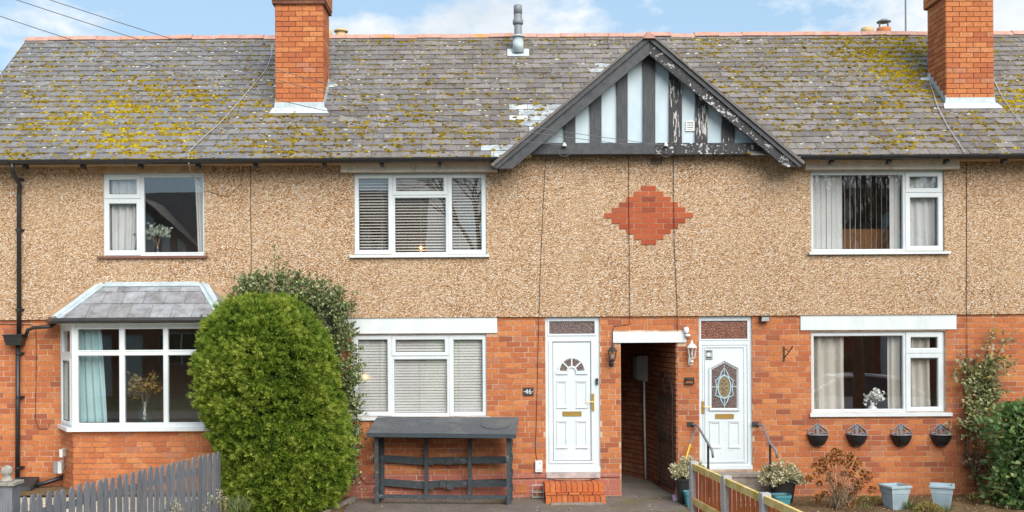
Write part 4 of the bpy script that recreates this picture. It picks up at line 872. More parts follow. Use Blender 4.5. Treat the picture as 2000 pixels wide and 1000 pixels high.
# wrought iron gate folded back on the passage wall
A = Vector((PASS[1], 0.0, 0)); d = (Bp - A).normalized(); nrm = Vector((-d.y, d.x, 0)); g0 = A + d * .12 + nrm * .05
gt = thing('iron_gate', 'arched wrought iron gate folded back against the passage wall', 'gate', tuple(g0))
def gpnt(u, z): return g0 + d * u + Vector((0, 0, z))
GW, zt_ = .82, 1.62
MB().tube([gpnt(0, .08), gpnt(0, zt_)], .014, 6).tube([gpnt(GW, .08), gpnt(GW, zt_)], .014, 6).tube([gpnt(GW / 2 - GW / 2 * math.cos(t), zt_ + .38 * math.sin(t)) for t in np.linspace(0, math.pi, 13)], .014, 6).tube([gpnt(0, .12), gpnt(GW, .12)], .012, 6).tube([gpnt(0, zt_), gpnt(GW, zt_)], .012, 6).tube([gpnt(0, .85), gpnt(GW, .85)], .010, 6).build('gate_frame', 'iron', gt)
for k in range(1, 7): u = GW * k / 7; MB().tube([gpnt(u, .12), gpnt(u + (.03 if k % 2 else -.03), 1.2), gpnt(u, zt_)], .008, 5).build('gate_bar', 'iron', gt)
sc_ = MB()
for (u, z, s) in ((.2, 1.72, .09), (.62, 1.72, .09), (.41, 1.80, .11), (.2, .92, .07), (.62, .92, .07), (.41, .92, .07), (.2, 1.52, .08), (.62, 1.52, .08), (.41, 1.3, .06)):
    sc_.tube([gpnt(u + s * (1 - t * .1) * math.cos(t * 1.3), z + s * (1 - t * .1) * math.sin(t * 1.3)) for t in range(8)], .007, 5)
sc_.build('scrollwork', 'iron', gt)
# meter box with its pipe on the far wall
mb_ = thing('meter_box', 'grey-brown meter box with a long pipe inside the passage', 'meter box', (2.7, 1.9, 0))
a, b = P(1243, 720, 1.9), P(1268, 720, 1.62); zt0, zb0 = P(1255, 694, 1.75).z, P(1255, 745, 1.75).z
MB().hexa([(a.x, a.y, zb0 + .03), (b.x, b.y, zb0), (b.x + .1, b.y + .15, zb0), (a.x + .1, a.y + .15, zb0 + .03), (a.x, a.y, zt0 - .02), (b.x, b.y, zt0), (b.x + .1, b.y + .15, zt0), (a.x + .1, a.y + .15, zt0 - .02)]).build('cabinet', 'pale_grey_plastic', mb_)
MB().hexa([(a.x - .06, a.y - .01, zb0 + .05), (a.x - .005, a.y - .01, zb0 + .04), (a.x + .05, a.y + .14, zb0 + .04), (a.x - .02, a.y + .14, zb0 + .05), (a.x - .06, a.y - .01, zt0 - .05), (a.x - .005, a.y - .01, zt0 - .04), (a.x + .05, a.y + .14, zt0 - .04), (a.x - .02, a.y + .14, zt0 - .05)]).build('door_flap', 'dark_metal', mb_)
MB().tube([P(1258, 745, 1.7), P(1258.5, 800, 1.7), P(1261, 936, 1.7)], .018, 8).build('pipe', 'pale_grey_plastic', mb_, True)

# ------------------------------------------------------------------ ground
structure(MB().poly([(-400, -400, -.06), (400, -400, -.06), (400, 400, -.06), (-400, 400, -.06)]).build('ground', 'lawn'))
structure(MB().box(-3.4, 2.95, -6, .3, -.2, 0).build('front_path', 'concrete'))
structure(extr(MB(), [(-12, .3), (-12, -6), (-5.70, -6), (-4.25, -.3), (-4.25, .3)], -.2, .20).build('gravel_garden', 'gravel'))
def bumpy(name, x0, x1, y0, y1, z, amp, m, st=.09):
    nx, ny = int((x1 - x0) / st) + 1, int((y1 - y0) / st) + 1; b = MB()
    for j in range(ny + 1):
        for i in range(nx + 1):
            x, y = x0 + (x1 - x0) * i / nx, y0 + (y1 - y0) * j / ny; e = min(1, i / 2, (nx - i) / 2, j / 2, (ny - j) / 2)
            b.v.append((x, y, z + e * (amp * (.6 * math.sin(x * 5.1 + y * 3.3) + .5 * math.sin(x * 11.7 - y * 7.1)) + random.gauss(0, amp * .35))))
    for j in range(ny):
        for i in range(nx): a = j * (nx + 1) + i; b.f.append((a, a + 1, a + nx + 2, a + nx + 1))
    return structure(b.build(name, m, None, True))
bumpy('garden_soil', 2.96, 10.5, -6, .0, -.005, .025, 'soil'); bumpy('bay_bed', -9, -4.3, -.95, -.0, .235, .012, 'soil'); bumpy('shrub_bed', -6.2, -2.25, -5.5, .0, .03, .03, 'soil')
structure(MB().box(-30, 30, -8, -6.0, -.2, -.01).build('near_pavement', 'pavement')); structure(MB().box(-60, 60, -15.6, -8.14, -.3, -.05).build('road', 'asphalt')); structure(MB().box(-60, 60, -8.14, -8, -.3, .0).build('near_kerb', 'concrete_post'))
structure(MB().box(-60, 60, -15.74, -15.6, -.3, 0).build('far_kerb', 'concrete_post')); structure(MB().box(-60, 60, -18, -15.74, -.3, -.012).build('far_pavement', 'pavement'))
# brick edging by the shrub bed
e0, e1 = P(700, 972, -.15), P(655, 1000, -1.0); ed = thing('path_edging', 'narrow reddish edging strip between shrub bed and path', 'edging', (e0.x, -.2, 0))
for k in range(7):
    p, q = Vector((-2.22, -.1, 0)).lerp(Vector((-2.55, -1.9, 0)), k / 7), Vector((-2.22, -.1, 0)).lerp(Vector((-2.55, -1.9, 0)), (k + .96) / 7); MB().obox(p + Vector((0, 0, .02)), q + Vector((0, 0, .02)), .06, .1).build('edging_brick', 'stone_step', ed)

# ------------------------------------------------------------------ brick steps of 46, stone steps of the neighbour
def brick_step(parent, rc, ytop, depth, n, m):
    w_ = (rc[1] - rc[0]) / n; me = unit_mesh('brick', m)
    for k in range(n):
        o = bpy.data.objects.new('brick', me); link(o, parent); o.location = Vector((rc[0] + (k + .5) * w_, ytop + depth / 2, (rc[2] + rc[3]) / 2 + random.gauss(0, .002))) - ORG[parent]; o.scale = (w_ - .010, depth + random.uniform(-.006, .006), rc[3] - rc[2]); o.rotation_euler = (0, 0, random.gauss(0, .01))
s46 = thing('brick_steps', 'two orange brick-on-edge steps below the number 46 door', 'steps', (P(1123, 980).x, -.3, 0))
r1 = R(1064, 949, 1180, 964, -.40); r1 = (r1[0], r1[1], .150, .272); r0 = R(1066, 973.5, 1184, 988.5, -.62); r0 = (r0[0], r0[1], -.03, .100)
MB().box(r1[0] + .012, r1[1] - .012, -.385, .0, 0, .146).box(r0[0] + .012, r0[1] - .012, -.605, -.385, 0, .085).box(r1[0] + .012, r1[1] - .012, -.385, .0, .1462, .258).build('mortar_bed', 'mortar_dark', s46)
brick_step(s46, r1, -.40, .19, 11, 'brick_step'); brick_step(s46, (r1[0], r1[1], .150, .270), -.205, .19, 11, 'brick_step'); brick_step(s46, r0, -.62, .20, 11, 'brick_step')
me = unit_mesh('brick', 'brick_step')
for k in range(5): o = bpy.data.objects.new('brick', me); link(o, s46); w_ = (r1[1] - r1[0]) / 5; o.location = Vector((r1[0] + (k + .5) * w_, -.385, .125)) - ORG[s46]; o.scale = (w_ - .02, .03, .036)
pk_ = R(1077, 988, 1178, 995, -.86); tag(MB().box(pk_[0], pk_[1], -.71, -.65, .0, .03).build('timber_strip', 'stone_step', None), 'thin weathered timber strip lying before the brick steps', 'timber')
s48 = thing('stone_steps', 'worn stone steps up to the oval-glass door', 'steps', (P(1440, 960).x, -.3, 0))
xa, xb = P(1355, 940).x, P(1492, 940).x
z1_, z2_, z3_ = P(1440, 917).z - .03, P(1440, 943, -.3).z, P(1440, 962, -.6).z
for k, (z_, y_, ex) in enumerate(((z1_, -.30, 0), (z2_ - .02, -.58, .03), (z3_ - .05, -.86, .05))):
    MB().box(xa - ex, xb + ex, y_, .0 - .001 * k, -.1, z_).box(xa - ex - .015, xb + ex + .015, y_ - .02, y_ + .25, z_ - .05, z_ + .004).build('step', 'stone_step', s48)

# ------------------------------------------------------------------ log store in front of the window
ls = thing('log_store', 'empty dark grey slatted timber store with a felt roof', 'log store', (-.75, -.4, 0))
c_ = Vector((P(868, 975, -.45).x, -.36, 0)); rz = -.085; ca, sa = math.cos(rz), math.sin(rz)
def L2(x, y, z): return Vector((c_.x + x * ca - y * sa, c_.y + x * sa + y * ca, z))
def lbar(x0, x1, y0, y1, z0, z1, name, m='store_worn', tz=0.0, z2=None):
    dz = 0 if z2 is None else z2
    MB().hexa([L2(x0, y0, z0), L2(x1, y0, z0 + dz), L2(x1, y1, z0 + dz), L2(x0, y1, z0), L2(x0, y0, z1), L2(x1, y0, z1 + dz), L2(x1, y1, z1 + dz), L2(x0, y1, z1)]).build(name, m, ls)
hw = 1.07
for x in (-hw, hw - .06): lbar(x, x + .055, -.28, -.22, .0, 1.13, 'post'); lbar(x, x + .055, .18, .24, 0, 1.24, 'post'); lbar(x, x + .06, -.27, .23, .02, .10, 'foot_rail'); lbar(x, x + .06, -.27, .23, 1.04, 1.10, 'top_rail')
for x in (-.345, .36): lbar(x, x + .06, .14, .18, .06, 1.20, 'upright')
for z, t, seg in ((1.0, .02, -.02), (.60, -.02, -.045), (.22, -.03, -.06)):
    lbar(-hw + .04, -.2, .185, .205, z, z + .115, 'back_board', z2=seg); lbar(-.22, .42, .19, .21, z - .02, z + .085, 'back_board', z2=.01); lbar(.38, hw - .04, .185, .205, z - .015, z + .095, 'back_board', z2=.012)
for x, z in ((-.10, .20), (.02, .17), (.0, .57)): lbar(x, x + .10, .16, .185, z, z + .12, 'batten')
lbar(-hw, hw, -.25, -.20, .09, .145, 'bottom_rail')
for s in (-hw - .012, hw - .004):
    for z in (.16, .40, .64, .88): lbar(s, s + .016, -.26, .22, z, z + .10, 'side_board')
MB().hexa([L2(-hw - .1, -.40, 1.10), L2(hw + .1, -.40, 1.085), L2(hw + .1, .27, 1.28), L2(-hw - .06, .27, 1.295), L2(-hw - .1, -.40, 1.135), L2(hw + .1, -.40, 1.12), L2(hw + .1, .27, 1.325), L2(-hw - .06, .27, 1.335)]).build('felt_roof', 'roof_felt', ls)
MB().hexa([L2(-hw - .1, -.412, 1.075), L2(hw + .1, -.412, 1.06), L2(hw + .1, -.395, 1.06), L2(-hw - .1, -.395, 1.075), L2(-hw - .1, -.412, 1.14), L2(hw + .1, -.412, 1.125), L2(hw + .1, -.395, 1.125), L2(-hw - .1, -.395, 1.14)]).build('fascia_board', 'store_grey', ls)
tag(MB().lathe([(.235, 0), (.235, .012), (.21, .012)], (0, 0, 0), 24).build('damp_disc', 'roof_felt', None), 'round dark mat lying on the felt roof of the log store', 'mat')
dd = bpy.data.objects['damp_disc']; dd.location = L2(.82, -.04, 1.235); dd.rotation_euler = (math.atan2(.205, .67), 0, rz); dd.scale = (1, .8, 1); dd.name = 'round_mat'
tag(MB().tube([P(722, 883, -.1), P(728, 884, -.12), P(728, 892, -.12), P(723, 893, -.12), P(723, 900, -.1)], .006, 5).build('hasp', 'pale_grey_plastic', None), 'small bright metal hook beside the log store', 'hook')

# ------------------------------------------------------------------ fittings on the wall
def text_mesh(txt, size, loc, m, parent, name='numerals'):
    cu = bpy.data.curves.new('t', 'FONT'); cu.body = txt; cu.size = size; cu.align_x = 'CENTER'; cu.align_y = 'CENTER'; cu.extrude = .0015
    o = bpy.data.objects.new('t', cu); COL.objects.link(o); bpy.context.view_layer.update(); me = bpy.data.meshes.new_from_object(o.evaluated_get(bpy.context.evaluated_depsgraph_get())); bpy.data.objects.remove(o)
    me.materials.clear(); me.materials.append(M[m]); q = bpy.data.objects.new(name, me); link(q, parent); q.location = Vector(loc) - ORG[parent]; q.rotation_euler = (math.pi / 2, 0, 0); return q
pr = R(1021.5, 757, 1042, 773); npl = thing('number_plate', 'dark slate house plate reading 46 between window and door', 'house number', (pr[0], 0, pr[2]))
MB().box(pr[0], pr[1], -.018, -.002, pr[2], pr[3]).build('plate', 'dark_metal', npl); text_mesh('·46·', .112, ((pr[0] + pr[1]) / 2, -.0205, (pr[2] + pr[3]) / 2), 'white_metal', npl)
def lantern(name, label, px, py0, py1, m, cap_m, glass_m='lamp_glass', s=1.0):
    t = P(px, py0); b_ = P(px, py1); H = t.z - b_.z; x = t.x; y = -.14
    th = thing(name, label, 'wall lantern', (x, 0, b_.z)); z = b_.z
    MB().box(x - .035, x + .035, -.012, 0, z, z + H * .32).tube([(x, -.01, z + H * .16), (x, -.06, z + H * .05), (x, y, z + H * .10), (x, y, z + H * .28)], .011, 6).lathe([(.012, 0), (.035, .02), (.012, .05)], (x, y, z + H * .1), 8).build('bracket', m, th)
    MB().lathe([(.045, 0), (.05, .01), (.03, .02)], (x, y, z + H * .28), 6).lathe([(.082, 0), (.088, .008), (.045, .06), (.02, .075), (.018, .095), (.006, .12)], (x, y, z + H * .72), 6).build('lantern_cap', cap_m, th)
    MB().lathe([(.042, 0), (.068, H * .40)], (x, y, z + H * .31), 6).build('lantern_glass', glass_m, th)
    bars = MB()
    for k in range(6): a = 2 * math.pi * (k + .5) / 6; bars.tube([(x + .044 * math.cos(a), y + .044 * math.sin(a), z + H * .30), (x + .072 * math.cos(a), y + .072 * math.sin(a), z + H * .73)], .005, 4)
    bars.build('lantern_bar', m, th); MB().lathe([(.012, 0), (.02, .04), (.016, .08), (.004, .1)], (x, y, z + H * .34), 8).build('bulb', 'ceramic', th, True)
lantern('wall_lantern', 'black lantern on the wall left of the passage', 1194, 674, 716, 'dark_metal', 'dark_metal'); lantern('wall_lantern', 'ornate white lantern on the wall right of the passage', 1348, 666, 713, 'white_metal', 'white_metal')
pq = P(1339, 650); ps_ = thing('motion_sensor', 'white motion sensor at the right end of the passage lintel', 'sensor', (pq.x, 0, pq.z)); MB().lathe([(.03, 0), (.045, .03), (.045, .09), (.02, .105)], (pq.x, -.05, pq.z - .01), 12).box(pq.x - .035, pq.x + .035, -.05, -.028, pq.z, pq.z + .08).build('housing', 'white_metal', ps_, True); MB().lathe([(.02, -.05), (.045, -.03), (.045, -.005), (.02, .0)], (pq.x + .02, -.07, pq.z - .02), 12).build('lens', 'ceramic', ps_, True)
r = R(1337, 738, 1355, 750); sl_ = thing('step_light', 'small dark brick light on the wall below the white lantern', 'wall light', (r[0], 0, r[2])); MB().ring(r, (r[0] + .015, r[1] - .015, r[2] + .02, r[3] - .025), -.05, 0, .01).box(r[0] + .01, r[1] - .01, -.07, -.01, r[3] - .03, r[3] + .004).build('housing', 'dark_metal', sl_); MB().box(r[0] + .012, r[1] - .012, -.03, -.005, r[2] + .015, r[3] - .03).build('lens', 'terracotta', sl_)
r = R(1482, 616, 1500, 628); fl_ = thing('floodlight', 'small grey floodlight under the pebbledash edge right of the oval-glass door', 'floodlight', (r[0], 0, r[2])); MB().hexa([(r[0], -.12, r[2]), (r[1], -.12, r[2]), (r[1], -.03, r[2] + .02), (r[0], -.03, r[2] + .02), (r[0] + .01, -.14, r[3] - .02), (r[1] - .01, -.14, r[3] - .02), (r[1] - .01, -.03, r[3]), (r[0] + .01, -.03, r[3])]).build('housing', 'dark_metal', fl_); MB().hexa([(r[0] + .01, -.125, r[2] + .008), (r[1] - .01, -.125, r[2] + .008), (r[1] - .01, -.12, r[2] + .005), (r[0] + .01, -.12, r[2] + .005), (r[0] + .018, -.145, r[3] - .03), (r[1] - .018, -.145, r[3] - .03), (r[1] - .018, -.14, r[3] - .03), (r[0] + .018, -.14, r[3] - .03)]).build('lens', 'pale_grey_plastic', fl_); MB().box(r[0] + .05, r[1] - .05, -.04, 0, r[2] + .02, r[2] + .06).build('bracket', 'dark_metal', fl_)
a = P(1531, 706); hb_ = MB().box(a.x - .012, a.x + .012, -.012, 0, a.z, a.z + .25).tube([(a.x, -.01, a.z + .06), (a.x + .02, -.12, a.z + .12), (a.x + .05, -.26, a.z + .22), (a.x + .06, -.3, a.z + .26)], .009, 6).tube([(a.x, -.01, a.z + .2), (a.x + .02, -.1, a.z + .2), (a.x + .03, -.16, a.z + .16)], .007, 6)
tag(hb_.build('basket_bracket', 'iron', None), 'black iron hanging bracket on bare brick right of the door', 'bracket')
r = R(1163.5, 739, 1168.5, 751); db = thing('doorbell', 'small black doorbell on the frame of door 46', 'doorbell', (r[0], yd, r[2])); MB().box(r[0], r[1], yd - .035, yd - .014, r[2], r[3]).build('case', 'black_plastic', db); MB().lathe([(.010, 0), (.010, .006)], (0, 0, 0), 10).build('button', 'grey_plastic', None)
bo = bpy.data.objects['button']; bo.parent = db; bo.location = ((r[1] - r[0]) / 2, -.036, .03); bo.rotation_euler = (math.pi / 2, 0, 0); bo.scale = (.8, .8, .8)
r = R(1045, 899, 1059, 921); ub = thing('cable_box', 'white cable box on the brick wall left of door 46', 'utility box', (r[0], 0, r[2])); MB().box(r[0], r[1], -.06, 0, r[2], r[3]).build('case', 'white_metal', ub); MB().box(r[0] + .006, r[1] - .006, -.066, -.06, r[2] + .03, r[3] - .008).build('lid', 'white_metal', ub); MB().box(r[1] - .05, r[1] - .025, -.068, -.066, r[3] - .05, r[3] - .04).build('mark', 'grey_plastic', ub)
r = R(1005, 946, 1029, 963); ab = MB(); nx, nz = 9, 6
gh = [(r[0] + (r[1] - r[0]) * (k + .25) / nx, r[0] + (r[1] - r[0]) * (k + .75) / nx, r[2] + (r[3] - r[2]) * (j + .25) / nz, r[2] + (r[3] - r[2]) * (j + .75) / nz) for k in range(nx) for j in range(nz)]
ab.slab(*r, -.016, .012, gh); tag(ab.build('air_brick', 'terracotta', None), 'terracotta air brick low on the wall beside the milk bottles', 'air brick')
mbz = P(1051, 976, -.12); mk = thing('milk_bottle', 'two glass milk bottles in a wire carrier beside the brick steps', 'milk bottles', (mbz.x, -.12, 0))
for s in (-1, 1): MB().lathe([(.034, .006), (.036, .02), (.036, .10), (.016, .16), (.016, .19), (.019, .195), (.019, .205)], (mbz.x + s * .045, -.12, 0), 12).build('bottle', 'lamp_glass', mk, True)
cw = MB()
for z in (.03, .11): cw.tube([(mbz.x - .09, -.165, z), (mbz.x + .09, -.165, z), (mbz.x + .09, -.075, z), (mbz.x - .09, -.075, z), (mbz.x - .09, -.165, z)], .004, 4)
for x in (-.09, .09): cw.tube([(mbz.x + x, -.12, .0), (mbz.x + x, -.12, .22)], .004, 4)
cw.tube([(mbz.x - .09, -.12, .22), (mbz.x + .09, -.12, .22)], .006, 5); cw.build('wire_carrier', 'pale_grey_plastic', mk)
# cables
def cable(name, label, pts, r=.0048, m='cable_black', y=-.034):
    tag(MB().tube([P(p[0], p[1], p[2] if len(p) > 2 else y) for p in pts], r, 5).build(name, m, None), label, 'cable')
cable('wall_cable', 'dark cable running down the pebbledash above the shrub', [(490, 320), (489, 400), (491, 480), (490, 560)])
cable('wall_cable', 'dark cable from the gable down to the white cable box', [(1066, 305), (1060, 420), (1054, 560), (1053, 619, -.046), (1052, 640, -.01), (1049, 760, -.01), (1046, 880, -.01), (1052, 925, -.02), (1058, 921, -.03)])
cable('wall_cable', 'dark cable crossing the brick diamond left of centre', [(1228, 304), (1228, 400, -.046), (1229, 480, -.046), (1230, 619, -.05), (1230, 634, -.01), (1199, 637, -.01), (1196, 648, -.035), (1196, 668, -.035), (1200, 676, -.01)])
cable('wall_cable', 'dark cable crossing the brick diamond right of centre', [(1315, 304), (1316, 400, -.046), (1317, 480, -.046), (1322, 580, -.034), (1323, 619, -.05), (1323, 646, -.01)])
cable('wall_cable', 'dark cable down the wall above the climbing plant', [(1888, 312), (1888, 480), (1888, 615, -.046), (1889, 705, -.01)])
cable('wall_cable', 'thin dark cable looping down the brick beside the bay', [(0, 633, -.01), (60, 634, -.01), (70, 640, -.01), (71, 700, -.01), (69, 820, -.01), (76, 838, -.01), (92, 838, -.01), (97, 828, -.01)], .005)
cable('wall_cable', 'sagging cable along the plinth below door 46', [(700, 930, -.01), (715, 945, -.012), (860, 940, -.01), (1000, 935, -.01), (1060, 933, -.02), (1090, 938, -.03), (1120, 941, -.04), (1150, 938, -.03), (1172, 932, -.01), (1210, 932, -.01)])
cable('wall_cable', 'thin cable looping from eaves beside the left upper window', [(475, 322), (470, 360), (445, 385), (410, 375), (402, 372)], .004)
rc_ = [(532, 86), (530, 110), (520, 135), (500, 160), (470, 195), (430, 240), (395, 270), (370, 295), (367, 306)]
def on_roof(px, py, h=.05):
    # where the sight line of a facade pixel meets the slates
    dx, dy = px - CX, py - YH; D_ = Vector(((dx - ROLL * dy) / F, 1, -(dy + ROLL * dx) / F)); o = Vector((0, -DIST, CZ)); p0 = roof_pt(0, 0, h); t = (p0 - o).dot(RNRM) / D_.dot(RNRM); return o + D_ * t
tag(MB().tube([on_roof(*q) for q in rc_] + [P(369, 320, -.5), P(372, 335, -.3), P(378, 345, -.08), P(388, 360, -.05), P(402, 374, -.04)], .006, 5).build('roof_cable', 'cable_grey', None), 'pale cable trailing down the slates to the left upper window', 'cable')
tag(MB().tube([on_roof(*q) for q in ((1816, 160), (1830, 205), (1850, 245), (1884, 297))], .006, 5).build('roof_cable', 'cable_grey', None), 'pale cable on the slates left of the right-hand chimney foot', 'cable')
tag(MB().tube([on_roof(*q) for q in ((1941, 155), (1955, 185), (1975, 215), (2010, 258))], .006, 5).build('roof_cable', 'cable_grey', None), 'pale cable on the slates right of the right-hand chimney', 'cable')
# overhead wires from a street pole to the gable beam
for k, (a, bq, lab) in enumerate((((-200, -36), (1102, 284), 'lowest overhead wire'), ((-200, -78), (1240, 284), 'middle overhead wire'), ((-200, -100), (1300, 284), 'highest overhead wire'))):
    E0, E1 = P(*bq, -.32), P(a[0], a[1], -6.5); tag(MB().tube([E0.lerp(E1, t) - Vector((0, 0, .32 * math.sin(math.pi * t))) for t in np.linspace(0, 1, 15)], .0045, 4).build('overhead_wire', 'wire', None), lab + ' slanting from upper left to the gable beam', 'wire')
for px, w_ in ((1102, 'left'), (1300, 'right')):
    p = P(px, 284, -.30); it = thing('wire_bracket', 'white cable hook at the %s end of the gable beam' % w_ if w_ == 'left' else 'white cable hook below the peeling gable studs', 'bracket', tuple(p)); MB().lathe([(.045, -.02), (.03, .01), (.012, .04)], (p.x, -.33, p.z), 8).build('insulator', 'ceramic', it, True); MB().tube([(p.x, -.28, p.z), (p.x, -.34, p.z + .02)], .008, 5).build('screw', 'iron', it); MB().tube([(p.x + .1 * math.cos(t), -.32, p.z - .09 + .09 * math.sin(t)) for t in np.linspace(2.8, 6.5, 12)], .004, 4).build('wire_loop', 'wire', it)
# roof furniture
p = on_roof(1012, 101); vp = thing('vent_pipe', 'grey plastic soil vent pipe on a lead slate near the ridge', 'vent pipe', tuple(p)); zt_ = P(1012, 10, p.y).z
MB().tube([p, (p.x, p.y, zt_ - .22), ], .072, 14).lathe([(.09, 0), (.10, .02), (.10, .07), (.085, .09), (.075, .15), (.078, .2)], (p.x, p.y, zt_ - .36), 14).lathe([(.080, 0), (.080, .15), (.065, .17)], (p.x, p.y, zt_ - .17), 14).build('pipe', 'grey_plastic', vp, True)
zf = P(1012, 72, p.y).z; MB().lathe([(.115, -.02), (.09, .3), (.085, zf - p.z)], tuple(p), 14).build('lead_sleeve', 'lead', vp, True); MB().lathe([(.09, -.012), (.135, -.005), (.125, .015), (.08, .03)], (p.x, p.y, zf), 14).build('collar', 'lead_pale', vp, True)
tt = (p - roof_pt(p.x, 0)).dot(RDIR); MB().hexa([roof_pt(p.x + sx * .2, tt + st, h) for h in (.03, .042) for sx, st in ((-1, -.15), (1, -.15), (1, .14), (-1, .14))]).build('lead_slate', 'lead_pale', vp)
def behind(px, py, y): return P(px, py, y)
def cowl(label, px, py0, w, m, kind):
    y = 4.6; p = P(px, py0, y); s = (DIST + y) / F; r = w / 2 * s; th = thing('chimney_pot', label, 'chimney pot', (p.x, y, p.z - 1.2))
    if kind == 'cap':
        MB().lathe([(r * .8, -1.2), (r * .75, -.06)], tuple(p), 14).build('pot', 'buff_clay', th, True); MB().lathe([(r, -.07), (r * 1.02, -.045), (r * .7, -.01), (r * .4, .0)], tuple(p), 14).build('cap', m, th, True)
    elif kind == 'pot': MB().lathe([(r * .85, -1.2), (r * .9, -.1), (r, -.08), (r, 0), (r * .8, 0)], tuple(p), 14).build('pot', m, th, True)
    else:
        MB().lathe([(r * .9, -1.2), (r, -.24), (r, -.18), (r * .8, -.18)], tuple(p), 14).build('pot', 'terracotta', th, True); MB().lathe([(r, -.06), (r, -.045), (r * .5, 0)], tuple(p), 14).build('hood', 'grey_plastic', th, True); b = MB()
        for k in range(4): a = k * 1.57 + .5; b.tube([(p.x + r * .8 * math.cos(a), y + r * .8 * math.sin(a), p.z - .2), (p.x + r * .8 * math.cos(a), y + r * .8 * math.sin(a), p.z - .05)], .012, 4)
        b.build('hood_leg', 'grey_plastic', th)
cowl('cream capped pot peeping over the ridge right of the left chimney', 666, 56, 27, 'buff_clay', 'cap'); cowl('narrow buff pot half hidden behind the left chimney', 643, 58, 10, 'buff_clay', 'pot'); cowl('buff pot just showing over the ridge by the right chimney', 1694, 55, 24, 'buff_clay', 'pot'); cowl('terracotta pot under a wire hood behind the right ridge', 1726, 38, 27, 'terracotta', 'hood')
p = P(1769, 60, 4.6); ae = thing('aerial_mast', 'thin aerial mast rising behind the ridge by the right chimney', 'aerial', (p.x, 4.6, 7)); MB().tube([(p.x, 4.6, 7.2), (p.x, 4.6, 10.4)], .018, 6).build('mast', 'grey_plastic', ae); MB().tube([(p.x - .5, 4.6, 10.2), (p.x + .5, 4.6, 10.25)], .01, 5).build('boom', 'grey_plastic', ae)
# rear chimney stacks that carry those pots (below the sight line over the ridge)
for x, lab, zt_ in ((P(655, 58, 4.6).x, 'low rear chimney stack hidden behind the left ridge', 8.0), (P(1722, 58, 4.6).x, 'low rear chimney stack hidden behind the right ridge', 8.0)):
    cs = thing('rear_chimney', lab, 'chimney', (x, 4.6, 6)); MB().box(x - .5, x + .5, 4.3, 4.9, 6.0, zt_).build('stack', 'brick_rest', cs); MB().box(x - .54, x + .54, 4.26, 4.94, zt_, zt_ + .08).build('crown', 'mortar', cs)
# utility boxes by the bay, gully
r = R(112, 901, 125, 923, -.2); ub = thing('meter_box', 'grey outside socket box on the bay corner', 'socket box', (r[0], -.1, r[2])); MB().box(r[0], r[1], -.30, -.05, r[2], r[3]).build('case', 'pale_grey_plastic', ub); MB().box(r[0] - .008, r[0] + .045, -.33, -.30, r[2] + .01, r[3] + .006).build('lid', 'grey_plastic', ub)
r = R(122, 876, 128, 891, -.3); tag(MB().box(r[0], r[1], -.42, -.25, r[2], r[3]).build('junction_box', 'pale_grey_plastic', None), 'slim pale conduit box above the socket box on the bay', 'junction box')
cable('wall_cable', 'short dark cable between the two boxes on the bay corner', [(125, 891, -.38), (127, 910, -.38), (124, 921, -.34)], .006)
gx = P(48, 942, -.25); gy = thing('gully_cover', 'dark plastic gully cover at the foot of the downpipe', 'drain cover', (gx.x, -.25, .22)); MB().hexa([(gx.x - .2, -.42, .23), (gx.x + .17, -.42, .23), (gx.x + .17, -.1, .23), (gx.x - .2, -.1, .23), (gx.x - .2, -.40, .28), (gx.x + .14, -.40, .28), (gx.x + .17, -.1, .40), (gx.x - .2, -.1, .40)]).build('cover', 'dark_metal', gy); MB().tube([(gx.x + .12, -.22, .28), (gx.x + .3, -.2, .31), (gx.x + .52, -.12, .38), (gx.x + .56, -.02, .40)], .035, 8).build('waste_pipe', 'black_plastic', gy, True)

# ------------------------------------------------------------------ blinds, curtains and window-sill things
def venetian(rc, y, n, tilt, label, m, name='venetian_blind', w=.045):
    x0, x1, z0, z1 = rc; th = thing(name, label, 'blind', ((x0 + x1) / 2, y, z0)); me = None
    ca, sa = math.cos(tilt), math.sin(tilt); b = MB(); prof = [(-w / 2, 0), (0, .004), (w / 2, 0), (w / 2, -.0015), (0, .0025), (-w / 2, -.0015)]
    b.v = [(x, yy * ca - zz_ * sa, yy * sa + zz_ * ca) for x in (x0 - (x0 + x1) / 2, x1 - (x0 + x1) / 2) for yy, zz_ in prof]; nn = 6; b.f = [tuple(range(nn)), tuple(range(2 * nn - 1, nn - 1, -1))] + [(k, (k + 1) % nn, nn + (k + 1) % nn, nn + k) for k in range(nn)]
    me = bpy.data.meshes.new('slat'); me.from_pydata(b.v, [], b.f); me.materials.append(M[m])
    for k in range(n): o = bpy.data.objects.new('slat', me); link(o, th); o.location = (0, 0, (k + .5) * (z1 - z0) / n); o.rotation_euler = (random.gauss(0, .03), random.gauss(0, .0015), 0)
    MB().box(x0, x1, y - .03, y + .03, z1, z1 + .05).build('head_rail', m, th); c = MB()
    for k in (.2, .5, .8): x = x0 + (x1 - x0) * k; c.tube([(x, y - .026, z0), (x, y - .026, z1)], .0025, 4)
    c.build('cord', m, th); return th
a = R(694, 342, 948, 496); venetian((a[0], a[1], a[2], a[3]), .115, 27, .52, 'open white venetian blind behind the middle upper window', 'blind_slat_warm')
a = R(690, 658, 948, 812); venetian((a[0], a[1], a[2], a[3]), .13, 28, 1.12, 'closed white venetian blind behind the lower window of 46', 'blind_slat', w=.06)
